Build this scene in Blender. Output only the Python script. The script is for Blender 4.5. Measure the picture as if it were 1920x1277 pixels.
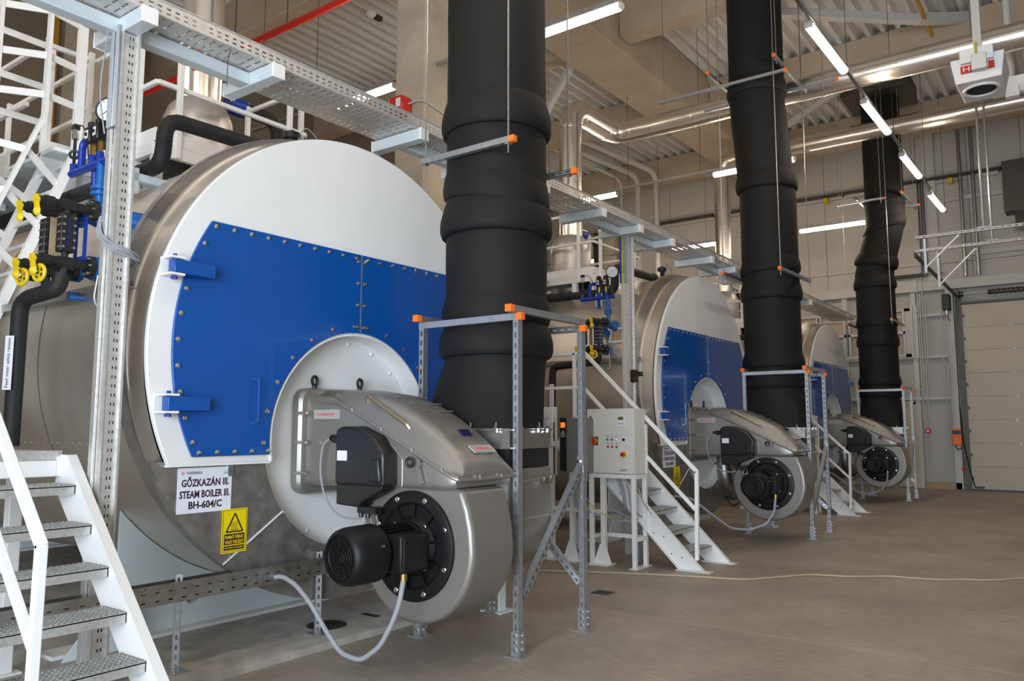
import bpy, bmesh, math, random
from mathutils import Vector, Matrix
random.seed(7)
for o in list(bpy.data.objects): bpy.data.objects.remove(o, do_unlink=True)
S = bpy.context.scene
COL = S.collection
PI = math.pi
R = math.radians

# ------------------------------------------------------------------ camera
cam_d = bpy.data.cameras.new('camera')
cam_d.sensor_width = 36.0
cam_d.lens = 1480.6 / 1920 * 36.0
cam_d.clip_start = 0.05
cam_d.clip_end = 200
cam = bpy.data.objects.new('camera', cam_d)
COL.objects.link(cam)
cam.location = (0, 0, 1.6)
cam.rotation_euler = (R(90 + 6.208), 0, R(36.356))
S.camera = cam

# ------------------------------------------------------------------ world, fill light, exposure
W = bpy.data.worlds.new('world')
S.world = W
W.use_nodes = True
wb = W.node_tree.nodes['Background']
wb.inputs[0].default_value = (0.80, 0.88, 1.0, 1)
wb.inputs[1].default_value = 0.25

def area(name, loc, rot, sx, sy, power, col):
    d = bpy.data.lights.new(name, 'AREA')
    d.shape = 'RECTANGLE'
    d.size = sx
    d.size_y = sy
    d.energy = power
    d.color = col
    o = bpy.data.objects.new(name, d)
    COL.objects.link(o)
    o.location = loc
    o.rotation_euler = rot
    return o
# added cool fill light behind the camera, in a made-up gate opening
area('rear_fill', (0.6, -4.3, 2.2), (R(90), 0, 0), 6.0, 4.4, 930, (0.80, 0.90, 1.0))

S.view_settings.view_transform = 'Standard'
S.view_settings.look = 'None'
S.view_settings.gamma = 1.0
S.view_settings.use_curve_mapping = False
S.view_settings.exposure = 0.52
TUBE = 30.0

# ------------------------------------------------------------------ materials
def M(name, col, met=0.0, rough=0.5, var=0.0, vs=4.0, bump=0.0, bs=60.0, coat=0.0, emit=None, es=0.0, det=4.0, stretch=None, rvar=0.0, col2=None):
    m = bpy.data.materials.new(name)
    m.use_nodes = True
    nt = m.node_tree
    b = nt.nodes['Principled BSDF']
    b.inputs['Base Color'].default_value = (*col, 1)
    b.inputs['Metallic'].default_value = met
    b.inputs['Roughness'].default_value = rough
    if coat: b.inputs['Coat Weight'].default_value = coat
    if emit:
        b.inputs['Emission Color'].default_value = (*emit, 1)
        b.inputs['Emission Strength'].default_value = es
    if var or bump or rvar or col2:
        tc = nt.nodes.new('ShaderNodeTexCoord')
        src = tc.outputs['Object']
        if stretch:
            mp = nt.nodes.new('ShaderNodeMapping')
            mp.inputs['Scale'].default_value = stretch
            nt.links.new(src, mp.inputs['Vector'])
            src = mp.outputs['Vector']
    if var or rvar or col2:
        n = nt.nodes.new('ShaderNodeTexNoise')
        n.inputs['Scale'].default_value = vs
        n.inputs['Detail'].default_value = det
        n.inputs['Roughness'].default_value = 0.6
        nt.links.new(src, n.inputs['Vector'])
        if var or col2:
            r = nt.nodes.new('ShaderNodeValToRGB')
            r.color_ramp.elements[0].position = 0.3
            r.color_ramp.elements[1].position = 0.7
            c2 = col2 if col2 else tuple(min(1, c * (1 + var)) for c in col)
            r.color_ramp.elements[0].color = (*[c * (1 - var) for c in col], 1)
            r.color_ramp.elements[1].color = (*c2, 1)
            nt.links.new(n.outputs['Fac'], r.inputs['Fac'])
            nt.links.new(r.outputs['Color'], b.inputs['Base Color'])
        if rvar:
            mr = nt.nodes.new('ShaderNodeMapRange')
            mr.inputs['To Min'].default_value = rough - rvar
            mr.inputs['To Max'].default_value = rough + rvar
            nt.links.new(n.outputs['Fac'], mr.inputs['Value'])
            nt.links.new(mr.outputs['Result'], b.inputs['Roughness'])
    if bump:
        n2 = nt.nodes.new('ShaderNodeTexNoise')
        n2.inputs['Scale'].default_value = bs
        n2.inputs['Detail'].default_value = 3
        nt.links.new(src, n2.inputs['Vector'])
        bp = nt.nodes.new('ShaderNodeBump')
        bp.inputs['Strength'].default_value = bump
        bp.inputs['Distance'].default_value = 0.01
        nt.links.new(n2.outputs['Fac'], bp.inputs['Height'])
        nt.links.new(bp.outputs['Normal'], b.inputs['Normal'])
    return m

MT = {}
MT['clad'] = M('aluminium_cladding', (0.71, 0.665, 0.61), 0.92, 0.38, 0.08, 1.6, 0.25, 160, rvar=0.08)
MT['galv'] = M('galvanised_steel', (0.47, 0.47, 0.46), 1.0, 0.40, 0.16, 14, rvar=0.1)
MT['galv_dull'] = M('dull_zinc_plate', (0.33, 0.31, 0.29), 0.8, 0.5, 0.25, 9, rvar=0.1)
MT['zinc'] = M('zinc_profile', (0.44, 0.46, 0.49), 0.8, 0.40, 0.10, 25)
MT['tray'] = M('zinc_tray', (0.63, 0.62, 0.60), 0.6, 0.42, 0.12, 30)
MT['inox'] = M('stainless_pipe', (0.86, 0.80, 0.73), 0.93, 0.25, 0.05, 3)
MT['drum'] = M('satin_drum', (0.56, 0.54, 0.52), 0.75, 0.42, 0.05, 3)
MT['white'] = M('white_paint', (0.77, 0.77, 0.765), 0, 0.42, 0.02, 3)
MT['pale'] = M('pale_blue_paint', (0.66, 0.74, 0.77), 0, 0.45, 0.03, 3)
MT['beamw'] = M('bracket_paint', (0.60, 0.66, 0.70), 0.2, 0.42, 0.03, 3)
MT['blue'] = M('blue_enamel', (0.002, 0.072, 0.33), 0, 0.30, 0.04, 2, coat=0.2)
MT['bluepipe'] = M('blue_pipe_paint', (0.006, 0.12, 0.40), 0, 0.35)
MT['darkblue'] = M('dark_blue_paint', (0.004, 0.035, 0.30), 0, 0.35)
MT['bronze'] = M('burner_metallic_paint', (0.27, 0.255, 0.235), 0.55, 0.40, 0.03, 5, 0.03, 300)
MT['black'] = M('black_plastic', (0.012, 0.012, 0.013), 0, 0.38)
MT['motor'] = M('black_motor_paint', (0.006, 0.006, 0.0065), 0, 0.48, 0.1, 8)
MT['foam'] = M('black_foam_insulation', (0.0080, 0.0078, 0.0078), 0, 0.72, 0.2, 3, 0.12, 8, rvar=0.06)
MT['rubber'] = M('black_rubber_pipe', (0.020, 0.020, 0.021), 0, 0.6, 0.15, 8)
MT['iron'] = M('black_cast_iron', (0.018, 0.018, 0.018), 0.2, 0.45)
MT['chrome'] = M('bright_steel', (0.75, 0.74, 0.72), 1.0, 0.22)
MT['brass'] = M('brass', (0.62, 0.38, 0.10), 1.0, 0.28)
MT['bronzerod'] = M('bronze_handle', (0.42, 0.34, 0.24), 0.8, 0.35)
MT['yellow'] = M('yellow_paint', (0.72, 0.52, 0.01), 0, 0.4)
MT['orange'] = M('orange_plastic', (0.90, 0.17, 0.015), 0, 0.45)
MT['red'] = M('red_paint', (0.55, 0.02, 0.012), 0, 0.4)
MT['cablegrey'] = M('grey_cable', (0.29, 0.30, 0.33), 0, 0.45)
MT['cablecream'] = M('cream_cable', (0.45, 0.38, 0.26), 0, 0.5)
MT['green'] = M('yellow_green_wire', (0.45, 0.45, 0.03), 0, 0.45)
MT['cabinet'] = M('cabinet_powder_coat', (0.68, 0.665, 0.62), 0, 0.5)
MT['vfd'] = M('grey_drive_housing', (0.20, 0.20, 0.20), 0.1, 0.5)
MT['signwhite'] = M('sign_white', (0.74, 0.75, 0.82), 0, 0.45)
MT['ink'] = M('sign_ink', (0.030, 0.010, 0.025), 0, 0.5)
MT['inkgrey'] = M('sign_grey_ink', (0.16, 0.17, 0.22), 0, 0.5)
MT['signred'] = M('sign_red', (0.60, 0.03, 0.06), 0, 0.5)
MT['signyellow'] = M('sign_yellow', (0.80, 0.62, 0.0), 0, 0.45)
MT['inkpink'] = M('faded_red_ink', (0.62, 0.07, 0.05), 0, 0.5)
MT['plate'] = M('name_plate', (0.46, 0.44, 0.42), 0.3, 0.45)
MT['concrete'] = M('beam_concrete', (0.43, 0.35, 0.26), 0, 0.8, 0.10, 1.5, 0.08, 20)
MT['colcon'] = M('column_concrete', (0.44, 0.375, 0.29), 0, 0.8, 0.18, 1.8, 0.10, 18)
MT['deck'] = M('roof_deck_sheet', (0.66, 0.645, 0.62), 0.0, 0.5, 0.03, 2)
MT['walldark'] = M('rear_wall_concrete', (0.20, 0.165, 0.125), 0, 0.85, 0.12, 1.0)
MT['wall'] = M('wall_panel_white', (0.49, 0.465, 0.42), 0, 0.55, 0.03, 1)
MT['walllow'] = M('lower_wall_grey', (0.42, 0.415, 0.395), 0, 0.6, 0.03, 1)
MT['steelwhite'] = M('white_steelwork', (0.52, 0.51, 0.48), 0, 0.5)
MT['gate'] = M('gate_panel_cream', (0.50, 0.44, 0.355), 0, 0.5, 0.02, 2)
MT['creamdoor'] = M('cream_door', (0.55, 0.47, 0.33), 0, 0.5)
MT['darkmetal'] = M('dark_track_steel', (0.10, 0.09, 0.075), 0.7, 0.5)
MT['tan'] = M('tan_board', (0.40, 0.29, 0.17), 0, 0.7, 0.1, 4)
MT['curb'] = M('plinth_concrete', (0.37, 0.345, 0.315), 0, 0.8, 0.2, 6, 0.25, 30)
MT['joint'] = M('floor_joint', (0.34, 0.285, 0.215), 0, 0.7)
MT['hole'] = M('dark_pit', (0.03, 0.024, 0.020), 0, 0.9)
MT['grating'] = M('zinc_grating', (0.60, 0.61, 0.60), 0.7, 0.45, 0.15, 40)
MT['lens'] = M('display_window', (0.01, 0.012, 0.07), 0, 0.1, coat=0.5)
MT['lcd'] = M('lcd_green', (0.10, 0.13, 0.01), 0, 0.3)
MT['glass'] = M('dial_face', (0.72, 0.74, 0.76), 0, 0.25)
MT['tube'] = M('lit_tube', (0.9, 0.9, 0.9), 0, 0.4, emit=(1.0, 0.83, 0.66), es=TUBE)
MT['lamp_on'] = M('lit_orange_indicator', (0.9, 0.2, 0.02), 0, 0.4, emit=(1.0, 0.18, 0.02), es=0.7)
MT['yellowpipe'] = M('ochre_gas_pipe', (0.45, 0.24, 0.02), 0, 0.45)
MT['pane'] = M('ochre_pane', (0.42, 0.35, 0.26), 0, 0.25)  # plain beige colour of the window panes

for _k in ('foam', 'rubber', 'motor'):
    MT[_k].node_tree.nodes['Principled BSDF'].inputs['Specular IOR Level'].default_value = 0.28

def floor_material():
    m = bpy.data.materials.new('floor_concrete')
    m.use_nodes = True
    nt = m.node_tree
    b = nt.nodes['Principled BSDF']
    tc = nt.nodes.new('ShaderNodeTexCoord')
    a = nt.nodes.new('ShaderNodeTexNoise'); a.inputs['Scale'].default_value = 0.9; a.inputs['Detail'].default_value = 8; a.inputs['Roughness'].default_value = 0.65
    c = nt.nodes.new('ShaderNodeTexNoise'); c.inputs['Scale'].default_value = 9; c.inputs['Detail'].default_value = 6
    mp = nt.nodes.new('ShaderNodeMapping'); mp.inputs['Rotation'].default_value = (0, 0, 0.6); mp.inputs['Scale'].default_value = (1, 3.0, 1)
    nt.links.new(tc.outputs['Object'], a.inputs['Vector'])
    nt.links.new(tc.outputs['Object'], mp.inputs['Vector'])
    nt.links.new(mp.outputs['Vector'], c.inputs['Vector'])
    mx = nt.nodes.new('ShaderNodeMath'); mx.operation = 'ADD'
    ml = nt.nodes.new('ShaderNodeMath'); ml.operation = 'MULTIPLY'; ml.inputs[1].default_value = 0.45
    nt.links.new(c.outputs['Fac'], ml.inputs[0])
    nt.links.new(a.outputs['Fac'], mx.inputs[0]); nt.links.new(ml.outputs[0], mx.inputs[1])
    r = nt.nodes.new('ShaderNodeValToRGB')
    r.color_ramp.elements[0].position = 0.56; r.color_ramp.elements[0].color = (0.235, 0.203, 0.168, 1)
    r.color_ramp.elements[1].position = 0.90; r.color_ramp.elements[1].color = (0.375, 0.325, 0.272, 1)
    nt.links.new(mx.outputs[0], r.inputs['Fac'])
    nt.links.new(r.outputs['Color'], b.inputs['Base Color'])
    mr = nt.nodes.new('ShaderNodeMapRange'); mr.inputs['To Min'].default_value = 0.42; mr.inputs['To Max'].default_value = 0.62
    nt.links.new(a.outputs['Fac'], mr.inputs['Value'])
    nt.links.new(mr.outputs['Result'], b.inputs['Roughness'])
    bp = nt.nodes.new('ShaderNodeBump'); bp.inputs['Strength'].default_value = 0.06; bp.inputs['Distance'].default_value = 0.01
    nt.links.new(c.outputs['Fac'], bp.inputs['Height'])
    nt.links.new(bp.outputs['Normal'], b.inputs['Normal'])
    return m
MT['floor'] = floor_material()

# ------------------------------------------------------------------ mesh builder
class MB:
    def __init__(self):
        self.v = []; self.f = []
    def add(self, vs, fs):
        n = len(self.v)
        self.v += [Vector(p) for p in vs]
        self.f += [tuple(i + n for i in f) for f in fs]
        return self
    def box(self, x0, x1, y0, y1, z0, z1):
        vs = [(x, y, z) for x in (x0, x1) for y in (y0, y1) for z in (z0, z1)]
        return self.add(vs, [(0, 1, 3, 2), (4, 6, 7, 5), (0, 4, 5, 1), (2, 3, 7, 6), (0, 2, 6, 4), (1, 5, 7, 3)])
    def bar(self, p0, p1, w, h, up=(0, 0, 1)):
        p0 = Vector(p0); p1 = Vector(p1)
        a = (p1 - p0).normalized(); u = Vector(up)
        s = a.cross(u)
        if s.length < 1e-4: s = a.cross(Vector((0, 1, 0)))
        s.normalize(); u = s.cross(a).normalized()
        vs = []
        for p in (p0, p1):
            for i, j in ((-1, -1), (1, -1), (1, 1), (-1, 1)):
                vs.append(p + s * (i * w / 2) + u * (j * h / 2))
        return self.add(vs, [(3, 2, 1, 0), (4, 5, 6, 7), (0, 1, 5, 4), (1, 2, 6, 5), (2, 3, 7, 6), (3, 0, 4, 7)])
    def cyl(self, p0, p1, r0, r1=None, n=16, caps=True):
        if r1 is None: r1 = r0
        return self.lathe(p0, Vector(p1) - Vector(p0), [(0, r0), (1, r1)], n, caps, rel=True)
    def lathe(self, p0, axis, prof, n=16, caps=True, rel=False, a0=0.0, a1=2 * PI):
        p0 = Vector(p0); ax = Vector(axis); L = ax.length; a = ax.normalized()
        u = a.orthogonal().normalized()
        if abs(a.z) < 0.9: u = (Vector((0, 0, 1)) - a * a.z).normalized()
        else: u = (Vector((1, 0, 0)) - a * a.x).normalized()
        w = a.cross(u)
        full = abs(a1 - a0 - 2 * PI) < 1e-6
        m = n if full else n + 1
        vs = []
        for t, r in prof:
            c = p0 + a * (t * L if rel else t)
            for k in range(m):
                th = a0 + (a1 - a0) * k / n
                vs.append(c + (u * math.cos(th) + w * math.sin(th)) * max(r, 1e-5))
        fs = []
        for i in range(len(prof) - 1):
            for k in range(n):
                k2 = (k + 1) % m
                fs.append((i * m + k, i * m + k2, (i + 1) * m + k2, (i + 1) * m + k))
        if caps and full:
            fs.append(tuple(range(m - 1, -1, -1)))
            fs.append(tuple(range((len(prof) - 1) * m, len(prof) * m)))
        return self.add(vs, fs)
    def tube(self, path, r, n=10, fillet=0.0, caps=True, closed=False, seg=5):
        P = [Vector(p) for p in path]
        if fillet and len(P) > 2:
            Q = [P[0]]
            for i in range(1, len(P) - 1):
                a = (P[i - 1] - P[i]); b = (P[i + 1] - P[i])
                d = min(fillet, a.length * 0.49, b.length * 0.49)
                s = P[i] + a.normalized() * d; e = P[i] + b.normalized() * d
                for k in range(seg + 1):
                    t = k / seg
                    Q.append(s * (1 - t) ** 2 + P[i] * 2 * t * (1 - t) + e * t * t)
            Q.append(P[-1]); P = Q
        m = len(P); vs = []; u = None
        for i in range(m):
            if closed: t = (P[(i + 1) % m] - P[i - 1]).normalized()
            elif i == 0: t = (P[1] - P[0]).normalized()
            elif i == m - 1: t = (P[-1] - P[-2]).normalized()
            else: t = ((P[i + 1] - P[i]).normalized() + (P[i] - P[i - 1]).normalized()).normalized()
            if u is None: u = t.orthogonal().normalized()
            else:
                u = (u - t * u.dot(t))
                u = u.normalized() if u.length > 1e-6 else t.orthogonal().normalized()
            w = t.cross(u)
            for k in range(n):
                th = 2 * PI * k / n
                vs.append(P[i] + (u * math.cos(th) + w * math.sin(th)) * r)
        fs = []
        for i in range(m if closed else m - 1):
            j = (i + 1) % m
            for k in range(n):
                k2 = (k + 1) % n
                fs.append((i * n + k, i * n + k2, j * n + k2, j * n + k))
        if caps and not closed:
            fs.append(tuple(range(n - 1, -1, -1))); fs.append(tuple(range((m - 1) * n, m * n)))
        return self.add(vs, fs)
    def ring(self, c, axis, Rm, r, n=20, k=8):
        c = Vector(c); a = Vector(axis).normalized(); u = a.orthogonal().normalized(); w = a.cross(u)
        return self.tube([c + (u * math.cos(2 * PI * i / n) + w * math.sin(2 * PI * i / n)) * Rm for i in range(n)], r, k, closed=True)
    def dome(self, c, axis, r, h, n=10):
        c = Vector(c)
        return self.lathe(c, Vector(axis).normalized(), [(0, r), (h * 0.5, r * 0.86), (h * 0.85, r * 0.5), (h, 0.0)], n, caps=False)
    def prism(self, poly, f3, d0, d1):
        n = len(poly)
        vs = [f3(a, b, d0) for a, b in poly] + [f3(a, b, d1) for a, b in poly]
        fs = [tuple(range(n - 1, -1, -1)), tuple(range(n, 2 * n))]
        fs += [(i, (i + 1) % n, n + (i + 1) % n, n + i) for i in range(n)]
        return self.add(vs, fs)
    def loft(self, secs, caps=True):
        n = len(secs[0]); vs = [p for s in secs for p in s]; fs = []
        for i in range(len(secs) - 1):
            for k in range(n):
                k2 = (k + 1) % n
                fs.append((i * n + k, i * n + k2, (i + 1) * n + k2, (i + 1) * n + k))
        if caps:
            fs.append(tuple(range(n - 1, -1, -1))); fs.append(tuple(range((len(secs) - 1) * n, len(secs) * n)))
        return self.add(vs, fs)
    def slotted(self, o, u, v, cu, cv):
        """sheet with punched slots: cu, cv are lists of (width, is_slot) along u and v"""
        o = Vector(o); u = Vector(u).normalized(); v = Vector(v).normalized()
        us = [0.0]; vv = [0.0]
        for w, s in cu: us.append(us[-1] + w)
        for w, s in cv: vv.append(vv[-1] + w)
        nu = len(us); vs = [o + u * a + v * b for b in vv for a in us]; fs = []
        for j in range(len(cv)):
            for i in range(len(cu)):
                if cu[i][1] and cv[j][1]: continue
                fs.append((j * nu + i, j * nu + i + 1, (j + 1) * nu + i + 1, (j + 1) * nu + i))
        return self.add(vs, fs)
    def strut(self, p0, p1, w, face, pitch=0.07, t=0.003):
        """open strut channel with a slotted web on the side `face`"""
        p0 = Vector(p0); p1 = Vector(p1); a = (p1 - p0).normalized(); L = (p1 - p0).length
        f = Vector(face); f = (f - a * f.dot(a)).normalized(); s = a.cross(f)
        nn = max(1, int(L / pitch)); pl = L / nn
        cv = []
        for k in range(nn): cv += [(pl * 0.25, 0), (pl * 0.5, 1), (pl * 0.25, 0)]
        self.slotted(p0 + f * (w / 2) - s * (w / 2), s, a, [(w * 0.34, 0), (w * 0.32, 1), (w * 0.34, 0)], cv)
        for q in (-1, 1):
            self.bar(p0 + s * (q * (w / 2 - t / 2)), p1 + s * (q * (w / 2 - t / 2)), t, w, f)
            self.bar(p0 - f * (w / 2 - t / 2) + s * (q * w * 0.36), p1 - f * (w / 2 - t / 2) + s * (q * w * 0.36), w * 0.26, t, f)
        return self

ORG = {}
def finish(mb, name, mat, org, bevel=0.0, seg=2, angle=35):
    me = bpy.data.meshes.new(name)
    bm = bmesh.new()
    vs = [bm.verts.new(p - org) for p in mb.v]
    for f in mb.f:
        try: bm.faces.new([vs[i] for i in f])
        except ValueError: pass
    bmesh.ops.recalc_face_normals(bm, faces=bm.faces[:])
    for f in bm.faces: f.smooth = True
    bm.to_mesh(me); bm.free()
    me.set_sharp_from_angle(angle=R(angle))
    me.materials.append(mat if not isinstance(mat, str) else MT[mat])
    o = bpy.data.objects.new(name, me)
    COL.objects.link(o)
    if bevel:
        b = o.modifiers.new('bevel', 'BEVEL'); b.width = bevel; b.segments = seg; b.limit_method = 'ANGLE'; b.angle_limit = R(40)
        b.harden_normals = False
    return o
def part(mb, name, mat, parent, label=None, bevel=0.0, stuff=False, seg=2, angle=35):
    org = ORG[parent]
    o = finish(mb, name, mat, org, bevel, seg, angle)
    o.parent = parent
    ORG[o] = org
    if label: o['label'] = label
    if stuff: o['kind'] = 'stuff'
    return o
def thing(name, label, cat, loc, group=None):
    o = bpy.data.objects.new(name, None)
    o.empty_display_size = 0.1
    COL.objects.link(o)
    o.location = loc
    ORG[o] = Vector(loc)
    o['label'] = label; o['category'] = cat
    if group: o['group'] = group
    return o
def single(mb, name, mat, label, cat, loc, group=None, bevel=0.0, stuff=False):
    o = finish(mb, name, mat, Vector(loc), bevel)
    o.location = loc
    ORG[o] = Vector(loc)
    o['label'] = label; o['category'] = cat
    if group: o['group'] = group
    if stuff: o['kind'] = 'stuff'
    return o
def struct(mb, name, mat, loc=(0, 0, 0), bevel=0.0, parent=None):
    if parent is not None: return part(mb, name, mat, parent, bevel=bevel)
    o = finish(mb, name, mat, Vector(loc), bevel)
    o.location = loc
    ORG[o] = Vector(loc)
    o['kind'] = 'structure'
    return o
def kids(o): return [c for c in bpy.data.objects if c.parent == o]
def dup(root, dy, label, group=None, dx=0.0, dz=0.0, skip=()):
    r = root.copy(); COL.objects.link(r)
    r.location = root.location + Vector((dx, dy, dz))
    ORG[r] = ORG[root] + Vector((dx, dy, dz))
    r['label'] = label
    if group: r['group'] = group
    for c in kids(root):
        if c.name.split('.')[0] in skip: continue
        d = c.copy(); COL.objects.link(d); d.parent = r; ORG[d] = ORG[r]
        for g in kids(c):
            e = g.copy(); COL.objects.link(e); e.parent = d; ORG[e] = ORG[r]
    return r
def text_mb(s, o, ux, uy, width, height, depth=0.0012, bold=0.0, spacing=1.0):
    """lettering fitted into width x height, lower left corner at o, written along ux with uy up"""
    cu = bpy.data.curves.new('lettering', 'FONT')
    cu.body = s; cu.resolution_u = 2; cu.extrude = 0.02; cu.offset = bold; cu.space_character = spacing
    t = bpy.data.objects.new('lettering', cu); COL.objects.link(t)
    bpy.context.view_layer.update()
    dg = bpy.context.evaluated_depsgraph_get()
    me = bpy.data.meshes.new_from_object(t.evaluated_get(dg))
    xs = [v.co.x for v in me.vertices]; ys = [v.co.y for v in me.vertices]
    x0, x1, y0, y1 = min(xs), max(xs), min(ys), max(ys)
    o = Vector(o); ux = Vector(ux).normalized(); uy = Vector(uy).normalized(); uz = ux.cross(uy)
    mb = MB()
    mb.add([o + ux * ((v.co.x - x0) / (x1 - x0) * width) + uy * ((v.co.y - y0) / (y1 - y0) * height) + uz * (depth if v.co.z > 0 else 0.0) for v in me.vertices],
           [tuple(p.vertices) for p in me.polygons])
    bpy.data.objects.remove(t, do_unlink=True); bpy.data.meshes.remove(me); bpy.data.curves.remove(cu)
    return mb
YZ = lambda a, b, d: (d, a, b)      # polygon in the y-z plane, depth along x
XZ = lambda a, b, d: (a, d, b)
XY = lambda a, b, d: (a, b, d)
def arc(cx, cy, r, a0, a1, n):
    return [(cx + r * math.cos(a0 + (a1 - a0) * k / n), cy + r * math.sin(a0 + (a1 - a0) * k / n)) for k in range(n + 1)]
PLACE = ('nearest', 'middle', 'farthest')
PITCH = 7.2
YB, ZB = 4.41, 2.133          # axis of the nearest boiler
# ------------------------------------------------------------------ the room
X0, X1, YN, YF, HC = -15.5, 5.5, -4.5, 23.2, 9.6
fl = struct(MB().box(X0, X1, YN, YF + 0.4, -0.3, 0.0), 'floor', 'floor')
jm = MB(); jm.box(-1.045, -1.033, 2.2, YF, 0.0, 0.0012)
part(jm, 'joint', 'joint', fl)
jm = MB(); jm.box(-4.0, 3.0, 6.235, 6.243, 0.0, 0.0012)
part(jm, 'joint', 'joint', fl)
jm = MB(); jm.box(-1.0, 3.0, 8.05, 8.057, 0.0, 0.0012)
part(jm, 'joint', 'joint', fl)

# roof deck: trapezoidal ribs running along the row of boilers
dm = MB(); prof = []; x = X0; pt = 0.28
while x < X1:
    prof += [(x, HC + 0.15), (x + 0.10, HC + 0.15), (x + 0.15, HC), (x + 0.23, HC)]
    x += pt
n = len(prof)
dm.add([(a, YN, z) for a, z in prof] + [(a, YF + 0.4, z) for a, z in prof], [(i, i + 1, n + i + 1, n + i) for i in range(n - 1)])
dm.box(X0, X1, YN, YF + 0.4, HC + 0.2, HC + 0.3)
struct(dm, 'ceiling', 'deck')

# walls
wb_ = struct(MB().box(X0, X1, YF + 0.12, YF + 0.4, 0, HC + 0.2), 'wall_far', 'walllow')
zr = [5.42, 5.86, 8.02, HC + 0.14]
xp = X0
while xp < X1 - 0.1:
    for a, b in zip(zr[:-1], zr[1:]):
        m = MB().box(xp + 0.006, min(xp + 1.194, X1), YF, YF + 0.12, a + 0.006, b - 0.006)
        part(m, 'wall_panel', 'wall', wb_)
    xp += 1.2
# lower wall: steel rails, posts and recessed panels
low = []
def lowpanel(x0, x1, z0, z1):
    part(MB().box(x0 + 0.01, x1 - 0.01, YF + 0.09, YF + 0.12, z0 + 0.01, z1 - 0.01), 'lower_panel', 'walllow', wb_)
for a, b in ((X0, -12.5), (-12.5, -9.5), (-9.5, -7.3), (-7.3, -5.5), (-5.5, -3.75), (-3.75, -2.85)):
    for z0, z1 in ((0.0, 2.33), (2.33, 3.42), (3.42, 4.52), (4.52, 5.2)):
        lowpanel(a, b, z0, z1)
for z in (2.33, 3.42, 4.52):
    part(MB().box(X0, -2.84, YF - 0.06, YF + 0.1, z - 0.035, z + 0.035), 'wall_rail', 'steelwhite', wb_)
for xq in (-12.5, -9.5, -7.3, -5.5, -3.75):
    part(MB().box(xq - 0.06, xq + 0.06, YF - 0.02, YF + 0.1, 0, 5.2), 'wall_post', 'steelwhite', wb_)
part(MB().box(-3.66, -2.84, YF - 0.08, YF + 0.1, 0, 0.17), 'kick_board', 'tan', wb_)
struct(MB().box(X0, X1, YF - 0.10, YF + 0.12, 5.16, 5.42), 'trim_1', 'steelwhite', bevel=0.01)
struct(MB().box(-3.35, -3.05, YF - 0.06, YF + 0.1, 5.42, HC), 'trim_2', 'steelwhite', bevel=0.008)
struct(MB().box(-2.98, -2.80, YF - 0.08, YF + 0.1, 0, 5.2), 'trim_3', 'steelwhite', bevel=0.008)
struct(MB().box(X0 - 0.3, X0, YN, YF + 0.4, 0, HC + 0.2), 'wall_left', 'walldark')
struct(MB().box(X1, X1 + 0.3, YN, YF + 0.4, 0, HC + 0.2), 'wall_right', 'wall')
rm = MB(); rm.box(X0, -2.6, YN - 0.3, YN, 0, HC + 0.2); rm.box(3.8, X1, YN - 0.3, YN, 0, HC + 0.2); rm.box(-2.6, 3.8, YN - 0.3, YN, 4.8, HC + 0.2)
struct(rm, 'wall_near', 'wall')  # unseen near wall, brought in and opened around the added fill light

# plinth under the nearest boiler
cm = MB(); pts = []
random.seed(3)
for k in range(60):
    y = -3 + 9.0 * k / 59
    pts.append((-4.585 + random.uniform(-0.006, 0.006), y))
for (xa, ya), (xb, yb) in zip(pts[:-1], pts[1:]):
    cm.add([(X0 + 4, ya, 0.055), (xa - 0.02, ya, 0.055), (xa, ya, 0.045), (xa + 0.012, ya, 0.0)] + [(X0 + 4, yb, 0.055), (xb - 0.02, yb, 0.055), (xb, yb, 0.045), (xb + 0.012, yb, 0.0)],
           [(0, 1, 5, 4), (1, 2, 6, 5), (2, 3, 7, 6)])
cm.box(X0 + 4, -4.6, 5.99, 6.0, 0, 0.054)
struct(cm, 'trim_4', 'curb')

# roof girders and beams
def beam(mb, label, loc=(0, 0, 0), bevel=0.02):
    return single(mb, 'concrete_beam', 'concrete', label, 'roof beam', loc, 'concrete roof beams', bevel)
g = MB(); g.box(-7.85, -6.75, 7.68, YF, 8.62, HC)
beam(g, 'wide tan concrete girder running along the row above the boilers')
for i, (y, lab) in enumerate(((21.35, 'tan concrete beam across the roof nearest the far wall'), (17.05, 'tan concrete beam crossing the roof just beyond the upper steel duct'),
                             (12.75, 'concrete beam end resting on the wide girder above the middle black duct'), (8.45, 'concrete cross beam over the grey column at the upper left'),
                             )):
    m = MB()
    for a, b in ((X0, -7.86), (-6.74, X1)):
        m.box(a, b, y - 0.2, y + 0.2, 8.86 if i != 1 else 9.0, HC)
    beam(m, lab)
def column(x, y, w, d, label):
    m = MB().box(x - w / 2, x + w / 2, y - d / 2, y + d / 2, 0, 8.62)
    return single(m, 'concrete_column', 'colcon', label, 'column', (x, y, 0), 'concrete columns', 0.02)
column(-7.33, 7.95, 0.55, 0.74, 'grey concrete column beside the nearest black duct, with red sounder')
column(-12.6, 22.85, 0.5, 0.5, 'tan concrete column standing against the far wall at left')
column(-13.2, 6.0, 0.6, 0.6, 'concrete column at the back seen beyond the caged ladder')
# corner formwork rings left on the column
cr = MB()
cr.ring((-7.33 - 0.05, 7.95 - 0.372, 6.45), (0, 1, 0), 0.07, 0.004, 18, 5)
cr.ring((-7.05, 8.02, 6.2), (1, 0, 0), 0.05, 0.004, 18, 5)
colr = [o for o in bpy.data.objects if o.name == 'concrete_column'][0]
part(cr, 'formwork_mark', 'colcon', colr)

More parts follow.
